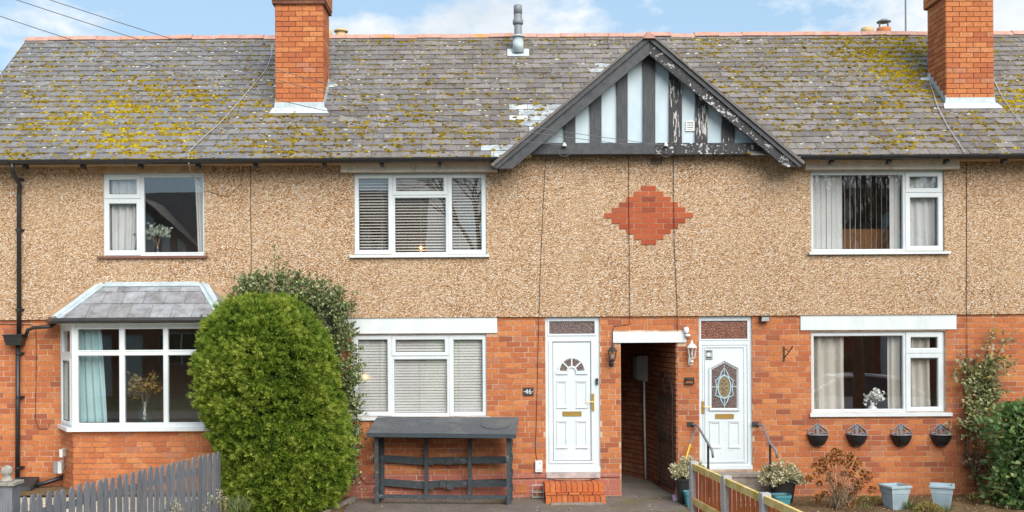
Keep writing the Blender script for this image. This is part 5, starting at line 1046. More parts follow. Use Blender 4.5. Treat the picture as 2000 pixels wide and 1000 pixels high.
def drape(rc, y, label, m, waves=5, amp=.03, gather=None, name='curtain', cat='curtain'):
    x0, x1, z0, z1 = rc; nx, nz = waves * 8, 10; b = MB(); k_ = 0
    for side in (0, 1):
        for j in range(nz + 1):
            t = j / nz; z = z0 + (z1 - z0) * t; g = gather(1 - t) if gather else (0, 0)
            for i in range(nx + 1):
                s = i / nx; a_, b_ = x0 + g[0] * (x1 - x0), x1 - g[1] * (x1 - x0); x = a_ + (b_ - a_) * s
                b.v.append((x, y + side * .005 + amp * math.sin(s * waves * 6.283 + .7 * math.sin(t * 3)) * (.7 + .3 * math.sin(s * 9)), z))
    st = (nx + 1) * (nz + 1)
    for side in (0, 1):
        for j in range(nz):
            for i in range(nx): a = side * st + j * (nx + 1) + i; f = (a, a + 1, a + nx + 2, a + nx + 1); b.f.append(f if side == 0 else f[::-1])
    for j in range(nz):
        for i in (0, nx): a = j * (nx + 1) + i; b.f.append((a, a + nx + 1, st + a + nx + 1, st + a))
    tag(b.build(name, m, None, True), label, cat)
a = R(206, 342, 268, 497); drape(a, .135, 'white curtain on the left side of the left upper window', 'curtain_white', 4, .035, lambda t: (0, .18 * t))
a = R(376, 342, 400, 497); drape(a, .135, 'narrow white curtain on the right side of the left upper window', 'curtain_white', 2, .03, lambda t: (.25 * t, 0))
def vanes(rc, y, n, tilt, label):
    x0, x1, z0, z1 = rc; th = thing('vertical_blind', label, 'blind', ((x0 + x1) / 2, y, z0)); MB().box(x0, x1, y - .02, y + .02, z1, z1 + .04).build('head_rail', 'vane', th)
    for k in range(n):
        x = x0 + (x1 - x0) * (k + .5) / n; tl_ = tilt(k / n) + random.gauss(0, .06); dx, dy = .044 * math.cos(tl_), .044 * math.sin(tl_); b = MB(); b.hexa([(x - dx, y - dy, z0), (x + dx, y + dy, z0), (x + dx - .002 * dy / .044, y + dy + .003, z0), (x - dx, y - dy + .003, z0), (x - dx, y - dy, z1), (x + dx, y + dy, z1), (x + dx, y + dy + .003, z1), (x - dx, y - dy + .003, z1)]); b.build('vane', 'vane', th)
a = R(1588, 341, 1764, 489); vanes(a, .13, 17, lambda s: 1.2 if .33 < s < .86 else .10, 'white vertical blind part open in the right upper window')
a = R(1772, 341, 1836, 487); drape(a, .135, 'pale curtain in the casement side of the right upper window', 'curtain_white', 4, .03)
hbz = R(1640, 447, 1742, 492, .6); tag(MB().box(hbz[0], hbz[1], .62, .68, hbz[2] - .5, hbz[3]).build('headboard', 'headboard', None), 'orange-brown headboard behind the right upper window blind', 'headboard')
a = R(1591, 652, 1656, 803); drape((a[0], a[1], a[2], a[3]), .185, 'cream curtain on the left of the right lower window', 'curtain_cream', 3, .045)
a = R(1742, 652, 1768, 803); drape(a, .18, 'narrow cream curtain in the middle of the right lower window', 'curtain_cream', 2, .03)
a = R(1778, 652, 1826, 803); drape(a, .18, 'cream curtain in the casement side of the right lower window', 'curtain_cream', 3, .04)
a = R(150, 640, 205, 830, -.3); drape((a[0], a[1], a[2] + .05, a[3]), -.34, 'teal and white curtain at the left of the bay window', 'curtain_teal', 4, .04, lambda t: (0, .1 - .2 * t))
a = R(392, 640, 420, 830, -.3); drape((a[0], a[1], a[2] + .05, a[3]), -.34, 'teal curtain at the right of the bay beside the shrub', 'curtain_teal', 3, .04)
MB().box(-6.95, -4.05, -.02, .27, 1.12, 1.235).box(-6.55, -4.45, -.5, -.02, 1.18, 1.235).build('inner_sill', 'upvc', bay)
LEAF_V = [(0, 0, 0), (.5, .12, .45), (0, .0, 1.0), (-.5, .12, .45)]; LEAF_F = [(0, 1, 2, 3)]
def sprays(name, m, parent, pts, dirs, size, rnd=None, asp=.45, stuff=False):
    pts, dirs = np.asarray(pts, float), np.asarray(dirs, float); fr_ = frames(dirs); s = size if np.ndim(size) else np.full(len(pts), size)
    return bulk(name, LEAF_V, LEAF_F, fr_ * np.stack([s * asp, s, s], -1)[:, None, :], pts, m, parent, rnd=rnd, stuff=stuff, org=tuple(np.mean(pts, 0)) if parent is None else (0, 0, 0))
def bouquet(label, px, py, y, hv, w, m, vase_m, vr, n=90, leaf=.06):
    p = P(px, py, y); th = thing('flower_vase', label, 'vase of flowers', tuple(p))
    MB().lathe([(vr * .7, 0), (vr, hv * .25), (vr * .9, hv * .4), (vr * .35, hv * .75), (vr * .45, hv)], tuple(p), 14).build('vase', vase_m, th, True); st = MB(); pts, dr = [], []
    for k in range(14):
        d_ = Vector((random.gauss(0, 1), random.gauss(0, .5), 1.1)).normalized(); L = w * random.uniform(.5, .9); top = p + Vector((0, 0, hv)) + d_ * L; st.tube([p + Vector((0, 0, hv * .5)), p + Vector((0, 0, hv)) + d_ * L * .4, top], .003, 4)
        for q in range(n // 14): pts.append(top + Vector((random.gauss(0, .05), random.gauss(0, .03), random.gauss(0, .05)))); dr.append(d_ + Vector((random.gauss(0, .7), random.gauss(0, .7), random.gauss(0, .5))))
    st.build('stems', 'stem', th); sprays('blooms', m, th, pts, dr, leaf, asp=.8)
bouquet('glass vase of silvery leaves on the left upper window sill', 308, 494, .16, .18, .26, 'sage', 'pane_clear', .05, 130, .07)
bouquet('glass vase of orange dried foliage in the bay window', 283, 826, -.38, .38, .40, 'autumn', 'pane_clear', .12, 420, .06)
bouquet('white pot of white flowers on the right lower window sill', 1704, 803, .15, .14, .16, 'petal_white', 'ceramic', .08, 120, .06)
for lab, px, py, y in (('small orange lamp glowing low in the middle upper window', 822, 486, .07), ('small warm light glowing in the lower window of 46', 713, 738, .098)):
    p = P(px, py, y); l_ = thing('candle_lamp', lab, 'lamp', tuple(p)); MB().lathe([(.012, 0), (.02, .015), (.008, .04)], (p.x, p.y, p.z), 8).build('flame_bulb', 'lamp_on', l_, True); MB().lathe([(.022, -.05), (.016, -.02), (.012, 0)], (p.x, p.y, p.z), 8).build('base', 'ceramic', l_, True)

# ------------------------------------------------------------------ picket fence (left)
F0, F1 = Vector((-4.02, -1.65, 0)), Vector((-5.14, -5.7, 0)); fd = (F1 - F0).normalized(); fn = Vector((-fd.y, fd.x, 0)); fl_len = (F1 - F0).length
if fn.x < 0: fn = -fn
pf = thing('picket_fence', 'grey painted picket fence running up to the big shrub', 'fence', tuple(F0))
npk = 32; rzf = math.atan2(fd.y, fd.x)
def picket_mesh():
    b = MB(); w = .042; prof = [(-w, 0), (w, 0), (w, .86), (w * .72, .925), (w * .25, .95), (-w * .25, .95), (-w * .72, .925), (-w, .86)]; prof = [(x, z * 1.10) for x, z in prof]; b.prism(prof, -.011, .011); me = bpy.data.meshes.new('picket'); me.from_pydata(b.v, [], b.f); me.materials.append(M['picket_grey']); return me
pme = picket_mesh()
for k in range(npk):
    s = fl_len * (k + .5) / npk; o = bpy.data.objects.new('picket', pme); link(o, pf); o.location = fd * s + fn * .03 + Vector((0, 0, random.gauss(-.02, .006))); o.rotation_euler = (random.gauss(0, .008), random.gauss(0, .010), rzf + random.gauss(0, .02)); o.scale = (1, 1, .97)
for z in (.34, .78): MB().obox(F0 + Vector((0, 0, z)), F1 + Vector((0, 0, z)), .04, .08).build('rail', 'picket_grey', pf)
gpx = P(14, 960, -5.0); gx = gpx.x
gpo = thing('gate_post', 'square grey post with a stone ball finial at lower left', 'post', (gx, -5.0, 0))
zt_ = P(14, 946, -5.0).z; s_ = 12 / F; hw_ = .105
MB().box(gx - hw_, gx + hw_, -5.0 - hw_, -5.0 + hw_, 0, zt_).build('post', 'picket_grey', gpo); MB().box(gx - hw_ - .03, gx + hw_ + .03, -5.0 - hw_ - .03, -5.0 + hw_ + .03, zt_, zt_ + .035).build('cap', 'stone_ball', gpo)
rb = .068; MB().lathe([(.07, 0), (.075, .015), (.055, .03), (.05, .05)] + [(max(.004, rb * math.sin(t)), .05 + rb - rb * math.cos(t)) for t in np.linspace(.7, 3.1, 9)], (gx, -5.0, zt_ + .035), 16).build('ball', 'stone_ball', gpo, True)
# ------------------------------------------------------------------ boarded fence (right)
G0, G1 = Vector((2.66, -3.2, 0)), Vector((3.10, -7.2, 0)); gd = (G1 - G0).normalized(); gn = Vector((gd.y, -gd.x, 0)); gl_ = (G1 - G0).length
if gn.x > 0: gn = -gn
bf_ = thing('board_fence', 'orange stained slatted fence with concrete posts beside the steps', 'fence', tuple(G0)); zf0 = .99
posts = [0, 1.30, 2.55, 3.9]
for s in posts: q = G0 + gd * s; b = MB(); w = .05; b.v = [tuple(q + gd * a * w + gn * c * w + Vector((0, 0, z))) for z in (0, zf0 + .02) for a, c in ((-1, -1), (1, -1), (1, 1), (-1, 1))]; b.f = [(3, 2, 1, 0), (4, 5, 6, 7), (0, 1, 5, 4), (1, 2, 6, 5), (2, 3, 7, 6), (3, 0, 4, 7)]; b.build('concrete_post', 'concrete_post', bf_)
for a, b in zip(posts, posts[1:]):
    for z, h_ in ((zf0 - .045, .085), (zf0 - .50, .085)): MB().obox(G0 + gd * (a + .055) + gn * .014 + Vector((0, 0, z)), G0 + gd * (b - .055) + gn * .014 + Vector((0, 0, z)), .04, h_).build('rail', 'fence_rail', bf_)
    n_ = int((b - a - .11) / .072); me = unit_mesh('slat', 'fence_red')
    for k in range(n_): o = bpy.data.objects.new('slat', me); link(o, bf_); s = a + .055 + (b - a - .11) * (k + .5) / n_; o.location = gd * s - gn * (.014 + .016 * (k % 2)) + Vector((0, 0, .46)); o.scale = (.060, .014, .92); o.rotation_euler = (0, 0, math.atan2(gd.y, gd.x))
# ------------------------------------------------------------------ handrails
def handrail(label, pts, post):
    th = thing('handrail', label, 'handrail', tuple(pts[0])); MB().tube(pts, .019, 8).build('rail', 'grey_rail', th, True); a, b = post; MB().tube([a, b], .019, 8).build('post', 'dark_metal', th); p = pts[0]; MB().box(p[0] - .07, p[0] + .04, -.012, 0, p[2] - .04, p[2] + .04).build('wall_plate', 'dark_metal', th)
for lab, px0, px1, pxp in (('left grey handrail of the steps, nearer the broom', 1350, 1391, 1383), ('right grey handrail of the steps, beside the flower bed', 1477, 1516, 1504)):
    z0 = P(px0, 829).z; yb = -.95; e = P(px1, 880, yb); e2 = P(px1 + 1.5, 894, yb); m_ = P(pxp, 866, -.78)
    handrail(lab, [Vector((P(px0, 829).x, 0, z0)), Vector((P(px0 + 4, 829).x, -.06, z0)), P(px0 + 12, 831, -.14), m_, e, e2], (m_, Vector((m_.x, m_.y, 0))))
# broom and dustpan
a, b = P(1359, 836, -.05), P(1348, 868, -.22); c = P(1341, 892, -.36); d_ = P(1334, 930, -.5)
bm_ = thing('broom', 'broom with grey and yellow handle leaning on the wall by the passage', 'broom', tuple(d_)); MB().tube([a, b], .013, 8).build('handle', 'grey_rail', bm_); MB().tube([b, c, d_], .014, 8).build('grip', 'yellow_plastic', bm_); MB().obox(d_ + Vector((-.1, 0, -.02)), d_ + Vector((.1, 0, -.02)), .05, .04).build('head', 'dark_metal', bm_)
p = P(1320, 972, -.35); dpn = thing('dustpan', 'small lilac dustpan standing against the black planter', 'dustpan', (p.x, -.35, .0)); MB().hexa([p + Vector(q) for q in ((-.05, -.06, -.06), (.06, -.05, -.09), (.07, .02, -.06), (-.04, .02, -.03), (-.06, -.02, .04), (.03, -.01, .02), (.05, .03, .03), (-.03, .03, .05))]).build('pan', 'lilac_plastic', dpn); MB().tube([p + Vector((0, .01, .03)), p + Vector((.03, .04, .2))], .008, 6).build('handle', 'lilac_plastic', dpn)
# ------------------------------------------------------------------ wall baskets
def basket(label, px, m='pot_black', tilt=0.0):
    r = R(px - 19.5, 828, px + 19.5, 871); xm = (r[0] + r[1]) / 2; zr = P(px, 848).z; th = thing('wall_basket', label, 'wall planter', (xm, 0, r[2]), 'planters on the wall')
    w = (r[1] - r[0]) / 2; dp_ = .17; b = MB(); n_ = 10; lv = ((1.0, zr), (.96, zr - .05), (.86, zr - .10), (.66, zr - .155), (.45, r[2] + .005))
    for f, z in lv:
        for k in range(n_ + 1): t = math.pi * k / n_; b.v.append((xm - w * f * math.cos(t), -dp_ * f * math.sin(t) ** .7 - .004, z))
    for j in range(len(lv) - 1):
        for k in range(n_): a = j * (n_ + 1) + k; b.f.append((a, a + n_ + 1, a + n_ + 2, a + 1))
    b.f.append(tuple(range((len(lv) - 1) * (n_ + 1), len(lv) * (n_ + 1)))); b.build('bowl', m, th, True)
    MB().tube([(xm - w * math.cos(math.pi * k / 14) * 1.02, -dp_ * max(0, math.sin(math.pi * k / 14)) ** .7 * 1.03 - .012, zr + .004) for k in range(15)], .013, 6).build('rim', 'grey_rail', th, True)
    bp = MB(); top = r[3]
    out = [(-w * .98, zr), (-w * .9, zr + .07), (-w * .5, zr + .11), (-.03, top - .015), (0, top), (.03, top - .015), (w * .5, zr + .11), (w * .9, zr + .07), (w * .98, zr)]
    bp.tube([(xm + x, -.012, z) for x, z in out], .013, 5)
    bp.prism([(xm - .022, zr), (xm + .022, zr), (xm + .03, top - .02), (xm - .03, top - .02)], -.02, -.004)
    for s in (-1, 1): bp.tube([(xm + s * .05, -.012, zr), (xm + s * .075, -.012, zr + .05), (xm + s * .02, -.012, top - .05)], .012, 5); bp.tube([(xm + s * w * .85, -.012, zr + .01), (xm + s * w * .6, -.012, zr + .03), (xm + s * .06, -.012, zr + .005)], .013, 5)
    th.rotation_euler = (0, random.uniform(-.05, .05), 0); bp.build('back_plate', 'grey_rail', th); e = MB(); e.poly([(xm - w * .9 * math.cos(math.pi * k / 10), -dp_ * .9 * math.sin(math.pi * k / 10) - .006, zr - .03 + random.gauss(0, .004)) for k in range(11)]); e.build('compost', 'soil', th)
for px, lab in ((1596.5, 'black wall planter leftmost of four below the window'), (1671.5, 'black wall planter second from left below the window'), (1760, 'black wall planter third from left below the window'), (1836.5, 'black wall planter rightmost of four, nearest the trellis')): basket(lab, px)
# ------------------------------------------------------------------ planters
def tub(label, px, rz, ybase=-1.2):
    p = P(px, 997, ybase); x, y = p.x, ybase; th = thing('square_planter', label, 'planter', (x, y, 0), 'pale blue planters'); T = Matrix.Translation((x, y, .0)) @ Matrix.Rotation(rz, 4, 'Z') @ Matrix.Scale(.86, 4)
    def lofted(prof, name, m, inner=False):
        b = MB()
        for h_, z in prof: b.v += [tuple(T @ Vector((sx * h_, sy * h_, z))) for sx, sy in ((-1, -1), (1, -1), (1, 1), (-1, 1))]
        for k in range(len(prof) - 1):
            for q in range(4): w = (q + 1) % 4; b.f.append((k * 4 + q, k * 4 + w, k * 4 + 4 + w, k * 4 + 4 + q))
        b.f.append((3, 2, 1, 0)); e = (len(prof) - 1) * 4; b.f.append((e, e + 1, e + 2, e + 3)); b.build(name, m, th)
    H = .43; lofted([(.125, 0), (.168, .285), (.176, .285), (.183, .375), (.183, .38)], 'body', 'pot_blue'); lofted([(.183, .375), (.205, .385), (.205, .415), (.19, .425), (.165, .425), (.160, .36)], 'rim', 'pot_blue')
    rbm = MB()
    for side in range(4):
        for k in range(9):
            u = -.12 + .03 * k; a = Matrix.Rotation(side * math.pi / 2, 4, 'Z'); f = lambda z: .125 + .043 * z / .285
            rbm.obox(T @ (a @ Vector((u * .8, -f(.02) - .001, .02))), T @ (a @ Vector((u, -f(.26) - .001, .26))), .008, .006, up=T.to_3x3() @ (a.to_3x3() @ Vector((0, -1, 0))))
    rbm.build('rib', 'pot_blue', th); e = MB(); e.poly([tuple(T @ Vector((sx * .17, sy * .17, .365))) for sx, sy in ((-1, -1), (1, -1), (1, 1), (-1, 1))]); e.build('soil', 'soil', th)
tub('pale blue square planter nearer the dried hydrangea', 1748, .25); tub('pale blue square planter nearer the trellis', 1840, -.42)
def pot(label, px, py, y, r0, r1, h_, m, name='plant_pot'):
    p = P(px, py, y); th = thing(name, label, 'plant pot', (p.x, y, p.z)); MB().lathe([(r0, 0), (r1, h_ - .04), (r1 * 1.08, h_ - .04), (r1 * 1.08, h_), (r1 * .95, h_), (r1 * .93, h_ - .03)], tuple(p), 28, sq=(1, 1, 7)).build('body', m, th); MB().poly([(p.x + sx * r1 * .9, y + sy * r1 * .9, p.z + h_ - .025) for sx, sy in ((-1, -1), (1, -1), (1, 1), (-1, 1))]).build('soil', 'soil', th); return p
def euonymus(label, px, py, y, w, h_):
    p = P(px, py, y); th = thing('variegated_shrub', label, 'shrub', tuple(p)); pts, dr, rv = [], [], []; st = MB()
    for k in range(130):
        u = Vector((random.gauss(0, 1), random.gauss(0, .8), abs(random.gauss(0, .7)) + .05)).normalized(); L = random.uniform(.72, 1.05); tip = p + Vector((u.x * w * L, u.y * w * L * .8, u.z * h_ * L + .02)); st.tube([p, p.lerp(tip, .5) + Vector((0, 0, .02)), tip], .004, 4)
        for q in range(24):
            t = random.uniform(.45, 1.03); c = p.lerp(tip, t); pts.append(c + Vector((random.gauss(0, .016), random.gauss(0, .016), random.gauss(0, .016)))); dr.append(u * .7 + Vector((random.gauss(0, .6), random.gauss(0, .6), random.gauss(.15, .6)))); rv.append(random.betavariate(1.6, 1.3))
    st.build('stems', 'stem', th); sprays('foliage', 'variegated', th, pts, dr, rng.uniform(.026, .048, len(pts)), rv, .85)
pot('tall black planter of variegated euonymus beside the passage', 1342, 984, -.55, .13, .165, .42, 'pot_black'); euonymus('cream variegated euonymus in the black planter beside the passage', 1344, 934, -.55, .31, .30)
pot('black planter of variegated euonymus right of the steps', 1529, 980, -.75, .13, .175, .36, 'pot_black'); euonymus('cream variegated euonymus in the black planter right of the steps', 1527, 946, -.75, .38, .36)
pot('small teal pot half hidden behind the fence post by the passage', 1352, 990, -.85, .09, .12, .24, 'pot_teal'); pot('small teal pot in front of the black planter right of the steps', 1526, 991, -1.05, .10, .125, .20, 'pot_teal')
# ------------------------------------------------------------------ big clipped yew
def prof(tab, z):
    for (z0, a0, b0), (z1, a1, b1) in zip(tab, tab[1:]):
        if z0 <= z <= z1: t = (z - z0) / (z1 - z0); t = t * t * (3 - 2 * t) if False else t; return a0 + (a1 - a0) * t, b0 + (b1 - b0) * t
    return (tab[0][1:] if z < tab[0][0] else tab[-1][1:])
def px_tab(rows, y): return [(P(0.5 * (a + b), py, y).z, P(a, py, y).x, P(b, py, y).x) for py, a, b in rows][::-1]
def shrub(name, label, rows, yc, dep, n, size, m, tuft, stem_pts, cat='shrub', spread=.8, leafv=None, leaff=None, hull=.84, inner=.10, rndf=None, lump_amp=.05, spray=None):
    tab = px_tab(rows, yc); zmin, zmax = tab[0][0], tab[-1][0]
    base = Vector(((tab[0][1] + tab[0][2]) / 2, yc, 0)); th = thing(name, label, cat, tuple(base))
    zs = rng.uniform(zmin, zmax, n * 2); ths = rng.uniform(-math.pi, math.pi, n * 2); pts, nr = [], []
    front = np.cos(ths - (-math.pi / 2)); keep = rng.random(n * 2) < np.clip(.35 + .65 * (front + .5), .12, 1); zs, ths = zs[keep], ths[keep]
    ZT = np.array([t[0] for t in tab]); LT = np.array([t[1] for t in tab]); RT = np.array([t[2] for t in tab])
    L, R_ = np.interp(zs, ZT, LT), np.interp(zs, ZT, RT); cx, rx = (L + R_) / 2, (R_ - L) / 2; maxr = ((RT - LT) / 2).max(); ry = dep * (rx / maxr) ** .8
    kk = np.random.default_rng(5).normal(size=(26, 3)); ph = np.random.default_rng(6).uniform(0, 6.28, 26); sc3 = np.repeat([5., 11., 22.], [8, 9, 9])
    q3 = np.stack([np.cos(ths) * maxr, np.sin(ths) * maxr, zs], -1); nz3 = (np.sin(q3 @ kk.T * sc3 + ph)).sum(1) / 3.6; lum = 1 + lump_amp * nz3
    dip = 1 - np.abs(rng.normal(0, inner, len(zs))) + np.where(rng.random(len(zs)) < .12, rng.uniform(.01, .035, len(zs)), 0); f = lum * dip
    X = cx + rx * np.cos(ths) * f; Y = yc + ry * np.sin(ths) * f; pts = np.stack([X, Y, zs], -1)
    dz = .03; sl = (np.interp(zs + dz, ZT, RT - LT) - np.interp(zs - dz, ZT, RT - LT)) / (4 * dz)
    nx = np.cos(ths); ny = np.sin(ths); nz = -sl * .9; nr = np.stack([nx, ny, nz], -1); nr /= np.linalg.norm(nr, axis=1)[:, None]
    if spray:       # leaf sprays: many sprigs along short shoots that stand out of the surface, with gaps between them
        ns_, per, l0, l1 = spray; pick = rng.permutation(len(zs))[:ns_]; nz4 = lum[pick] - 1
        bx = np.stack([cx[pick] + rx[pick] * np.cos(ths[pick]) * (.90 + nz4), yc + ry[pick] * np.sin(ths[pick]) * (.90 + nz4), zs[pick]], -1)
        ax_ = nr[pick] * .75 + np.array([0, 0, .42]) + rng.normal(0, .30, (len(pick), 3)); ax_ /= np.linalg.norm(ax_, axis=1)[:, None]; ln_ = rng.uniform(l0, l1, len(pick)) * np.where(rng.random(len(pick)) < .06, 1.45, 1.0)
        tt_ = rng.uniform(0, 1, (len(pick), per)); A3 = np.repeat(ax_, per, 0); tf = tt_.reshape(-1, 1); rad = (1 - tf) * .45 + .12
        pts = np.repeat(bx, per, 0) + A3 * tf * np.repeat(ln_, per)[:, None] + rng.normal(0, .045, (len(A3), 3)) * rad; nr = A3
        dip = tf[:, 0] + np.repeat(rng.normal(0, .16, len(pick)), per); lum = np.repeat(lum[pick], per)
    # cap on top
    dirs = nr + (np.array([0, 0, .10]) if spray else np.array([0, 0, .45])) + rng.normal(0, spread * .5, nr.shape)
    fr_ = frames(dirs); s = rng.uniform(.7, 1.25, len(pts)) * size
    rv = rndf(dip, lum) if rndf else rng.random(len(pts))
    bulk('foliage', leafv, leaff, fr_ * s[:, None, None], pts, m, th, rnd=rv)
    hb = MB(); ns, nzz = 22, 16  # dark closed hull added inside the leaves to block light and darken the gaps
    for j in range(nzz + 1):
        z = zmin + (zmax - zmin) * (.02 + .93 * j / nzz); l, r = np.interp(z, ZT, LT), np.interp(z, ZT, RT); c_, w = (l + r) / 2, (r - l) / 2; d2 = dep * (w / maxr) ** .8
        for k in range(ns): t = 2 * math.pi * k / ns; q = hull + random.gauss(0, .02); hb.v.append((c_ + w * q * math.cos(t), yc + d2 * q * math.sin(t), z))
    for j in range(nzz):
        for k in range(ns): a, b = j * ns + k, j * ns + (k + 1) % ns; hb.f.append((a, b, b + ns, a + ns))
    hb.f.append(tuple(range(nzz * ns, nzz * ns + ns))); hb.f.append(tuple(range(ns - 1, -1, -1))); hb.build('shade_core', 'core_dark', th)
    tr = MB()
    for k in range(5): a = k * 1.25; tr.tube([base + Vector((.07 * math.cos(a), .07 * math.sin(a), -.05)), base + Vector((.16 * math.cos(a), .14 * math.sin(a), zmin + .35))], [.05, .035], 7)
    tr.build('trunk', 'bark', th); return th
SPV, SPF = [], []
for k, (a, l) in enumerate(((-.75, .75), (-.3, .95), (.15, 1.1), (.6, .85), (.95, .6))):
    ca, sa = math.cos(a), math.sin(a); w = .055; b0 = len(SPV)
    o_ = .25 * k * .2
    SPV += [(0, (k % 2) * .06, o_), (sa * l * .5 - ca * w, (k % 2) * .10, o_ + ca * l * .5 + sa * w), (sa * l, .06 * (k % 3), o_ + ca * l), (sa * l * .5 + ca * w, -(k % 2) * .08, o_ + ca * l * .5 - sa * w)]; SPF.append((b0, b0 + 1, b0 + 2, b0 + 3))
yrows = [(577, 478, 545), (582, 452, 572), (593, 425, 596), (610, 404, 614), (636, 388, 632), (664, 378, 645), (690, 373, 655), (736, 373, 666), (791, 383, 676), (846, 399, 686), (890, 422, 694), (917, 428, 697), (945, 430, 686), (972, 434, 664), (1000, 440, 645)]
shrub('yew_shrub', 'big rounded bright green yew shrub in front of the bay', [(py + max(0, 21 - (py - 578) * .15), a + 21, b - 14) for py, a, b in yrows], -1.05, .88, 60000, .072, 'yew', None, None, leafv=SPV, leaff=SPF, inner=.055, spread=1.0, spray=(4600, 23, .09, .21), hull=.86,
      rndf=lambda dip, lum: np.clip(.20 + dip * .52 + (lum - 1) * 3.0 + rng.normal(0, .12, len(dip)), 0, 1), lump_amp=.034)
HLV = [(0, 0, 0), (.32, .08, .35), (.28, .06, .7), (0, 0, 1), (-.28, .06, .7), (-.32, .08, .35)]; HLF = [(0, 1, 2, 3, 4, 5)]
hrows = [(550, 505, 580), (558, 475, 618), (575, 465, 648), (600, 470, 672), (640, 480, 682), (690, 500, 688), (740, 520, 690), (790, 540, 690), (830, 560, 688), (880, 580, 682), (940, 600, 680)]
hs = shrub('holly_shrub', 'dark small-leaved evergreen shrub with thin shoots behind the yew', hrows, -.42, .36, 26000, .045, 'holly', None, None, leafv=HLV, leaff=HLF, inner=.13, lump_amp=.11, hull=.76, spread=1.6, spray=(2000, 14, .10, .26))
sh = MB(); pts, dr = [], []
for px0, py0, px1, py1 in tuple((x, 585 + abs(x - 560) * .25, x + random.gauss(0, 9), 560 + abs(x - 560) * .25 - random.uniform(4, 26)) for x in range(468, 690, 7)) + ((538, 565, 535, 476), (541, 565, 545, 500), (558, 560, 559, 510), (551, 560, 554, 520), (578, 562, 580, 540), (520, 570, 505, 545), (487, 575, 486, 548), (605, 575, 612, 552), (630, 590, 640, 566), (655, 610, 668, 590), (685, 650, 702, 640), (470, 580, 460, 560)):
    a, b = P(px0, py0, -.45), P(px1, py1, -.45); sh.tube([a, b], [.009, .004], 4)
    for k in range(44): t = random.uniform(0, 1) ** .7; c = a.lerp(b, t); pts.append(c + Vector((random.gauss(0, .012), random.gauss(0, .012), 0))); dr.append((random.gauss(0, 1), random.gauss(0, 1), .6))
sh.build('shoot', 'stem', hs); sprays('shoot_leaves', 'holly', hs, pts, dr, rng.uniform(.026, .046, len(pts)), None, .65)
# ------------------------------------------------------------------ laurel at the right edge
lrows = [(790, 1985, 2060), (800, 1955, 2080), (820, 1937, 2090), (860, 1930, 2100), (900, 1936, 2100), (940, 1932, 2100), (975, 1940, 2100), (1010, 1950, 2090)]
BLV = [(0, 0, 0), (.22, .05, .28), (.26, .06, .55), (0, 0, 1), (-.26, .06, .55), (-.22, .05, .28)]
lau = shrub('laurel_bush', 'glossy broad-leaved green bush at the right edge', lrows, -.85, .62, 3600, .105, 'laurel', None, None, leafv=BLV, leaff=HLF, inner=.20, lump_amp=.13, hull=.55, spread=1.8)
# ------------------------------------------------------------------ trellis with climber
r = R(1885, 735, 1945, 912, -.05); tr = thing('trellis', 'brown wooden trellis fixed to the brick wall', 'trellis', (r[0], -.04, r[2]))
for px in (1887, 1903, 1925, 1943): x = P(px, 820).x; lo = 945 if px in (1903, 1943) else 912; MB().box(x - .022, x + .022, -.055, -.03, P(px, lo).z, P(px, 700).z).build('upright', 'trellis', tr)
for py in (745, 790, 835, 888, 911): z = P(1915, py).z; MB().box(r[0] - .02, r[1] + .06, -.034, -.012, z - .02, z + .02).build('crossbar', 'trellis', tr)
cp_ = thing('climbing_plant', 'straggly pale-leaved climber spreading over the trellis', 'climber', tuple(P(1918, 968, -.2))); st = MB(); pts, dr, rv = [], [], []
def vine(way, r0, leaves, size_j=1.0):
    w = [P(*q) for q in way]; fine = []
    for a, b in zip(w, w[1:]):
        for t in (0, .33, .66): fine.append(a.lerp(b, t) + Vector((random.gauss(0, .012), random.gauss(0, .01), random.gauss(0, .01))))
    fine.append(w[-1]); st.tube(fine, [r0 * (1 - .7 * k / (len(fine) - 1)) for k in range(len(fine))], 5)
    for _ in range(leaves):
        k = random.randrange(len(fine) - 1); c = fine[k].lerp(fine[k + 1], random.random()); pts.append(c + Vector((random.gauss(0, .055), random.gauss(-.035, .03), random.gauss(0, .055)))); dr.append(Vector((random.gauss(0, .8), random.gauss(-.5, .5), random.gauss(-.1, .8)))); rv.append(random.betavariate(2.2, 2))
vine([(1918, 968, -.2), (1915, 940, -.12), (1912, 890, -.1), (1910, 840, -.1), (1908, 790, -.1), (1915, 740, -.12), (1925, 700, -.12), (1935, 660, -.1), (1937, 645, -.1)], .018, 150)
vine([(1918, 968, -.2), (1905, 930, -.12), (1893, 900, -.1), (1888, 850, -.1), (1893, 800, -.12), (1890, 750, -.12), (1885, 715, -.12), (1862, 740, -.1)], .014, 150)
vine([(1918, 965, -.2), (1930, 945, -.14), (1942, 920, -.12), (1935, 860, -.1), (1925, 800, -.12), (1928, 740, -.12), (1945, 700, -.1), (1960, 670, -.1), (1978, 650, -.1)], .012, 120)
for k in range(26):
    sx, sy = random.uniform(1888, 1935), random.uniform(700, 830); ex, ey = sx + random.gauss(0, 26), sy - random.uniform(-5, 45); vine([(sx, sy, -.1), ((sx + ex) / 2, (sy + ey) / 2 - 4, -.16), (ex, ey, -.12)], .005, 30)
for ex, ey in ((1860, 735), (1868, 715), (1880, 705), (1972, 700), (1978, 715), (1965, 760), (1952, 775), (1875, 825), (1868, 822), (1880, 845), (1985, 705)): vine([(1915, (ey + 740) / 2, -.1), ((1915 + ex) / 2, ey + 5, -.15), (ex, ey, -.1)], .005, 26)
st.build('stem', 'bark', cp_); IVY = [(0, 0, 0), (.42, .06, .05), (.36, .1, .45), (.18, .05, .6), (0, 0, 1), (-.18, .05, .6), (-.36, .1, .45), (-.42, .06, .05)]
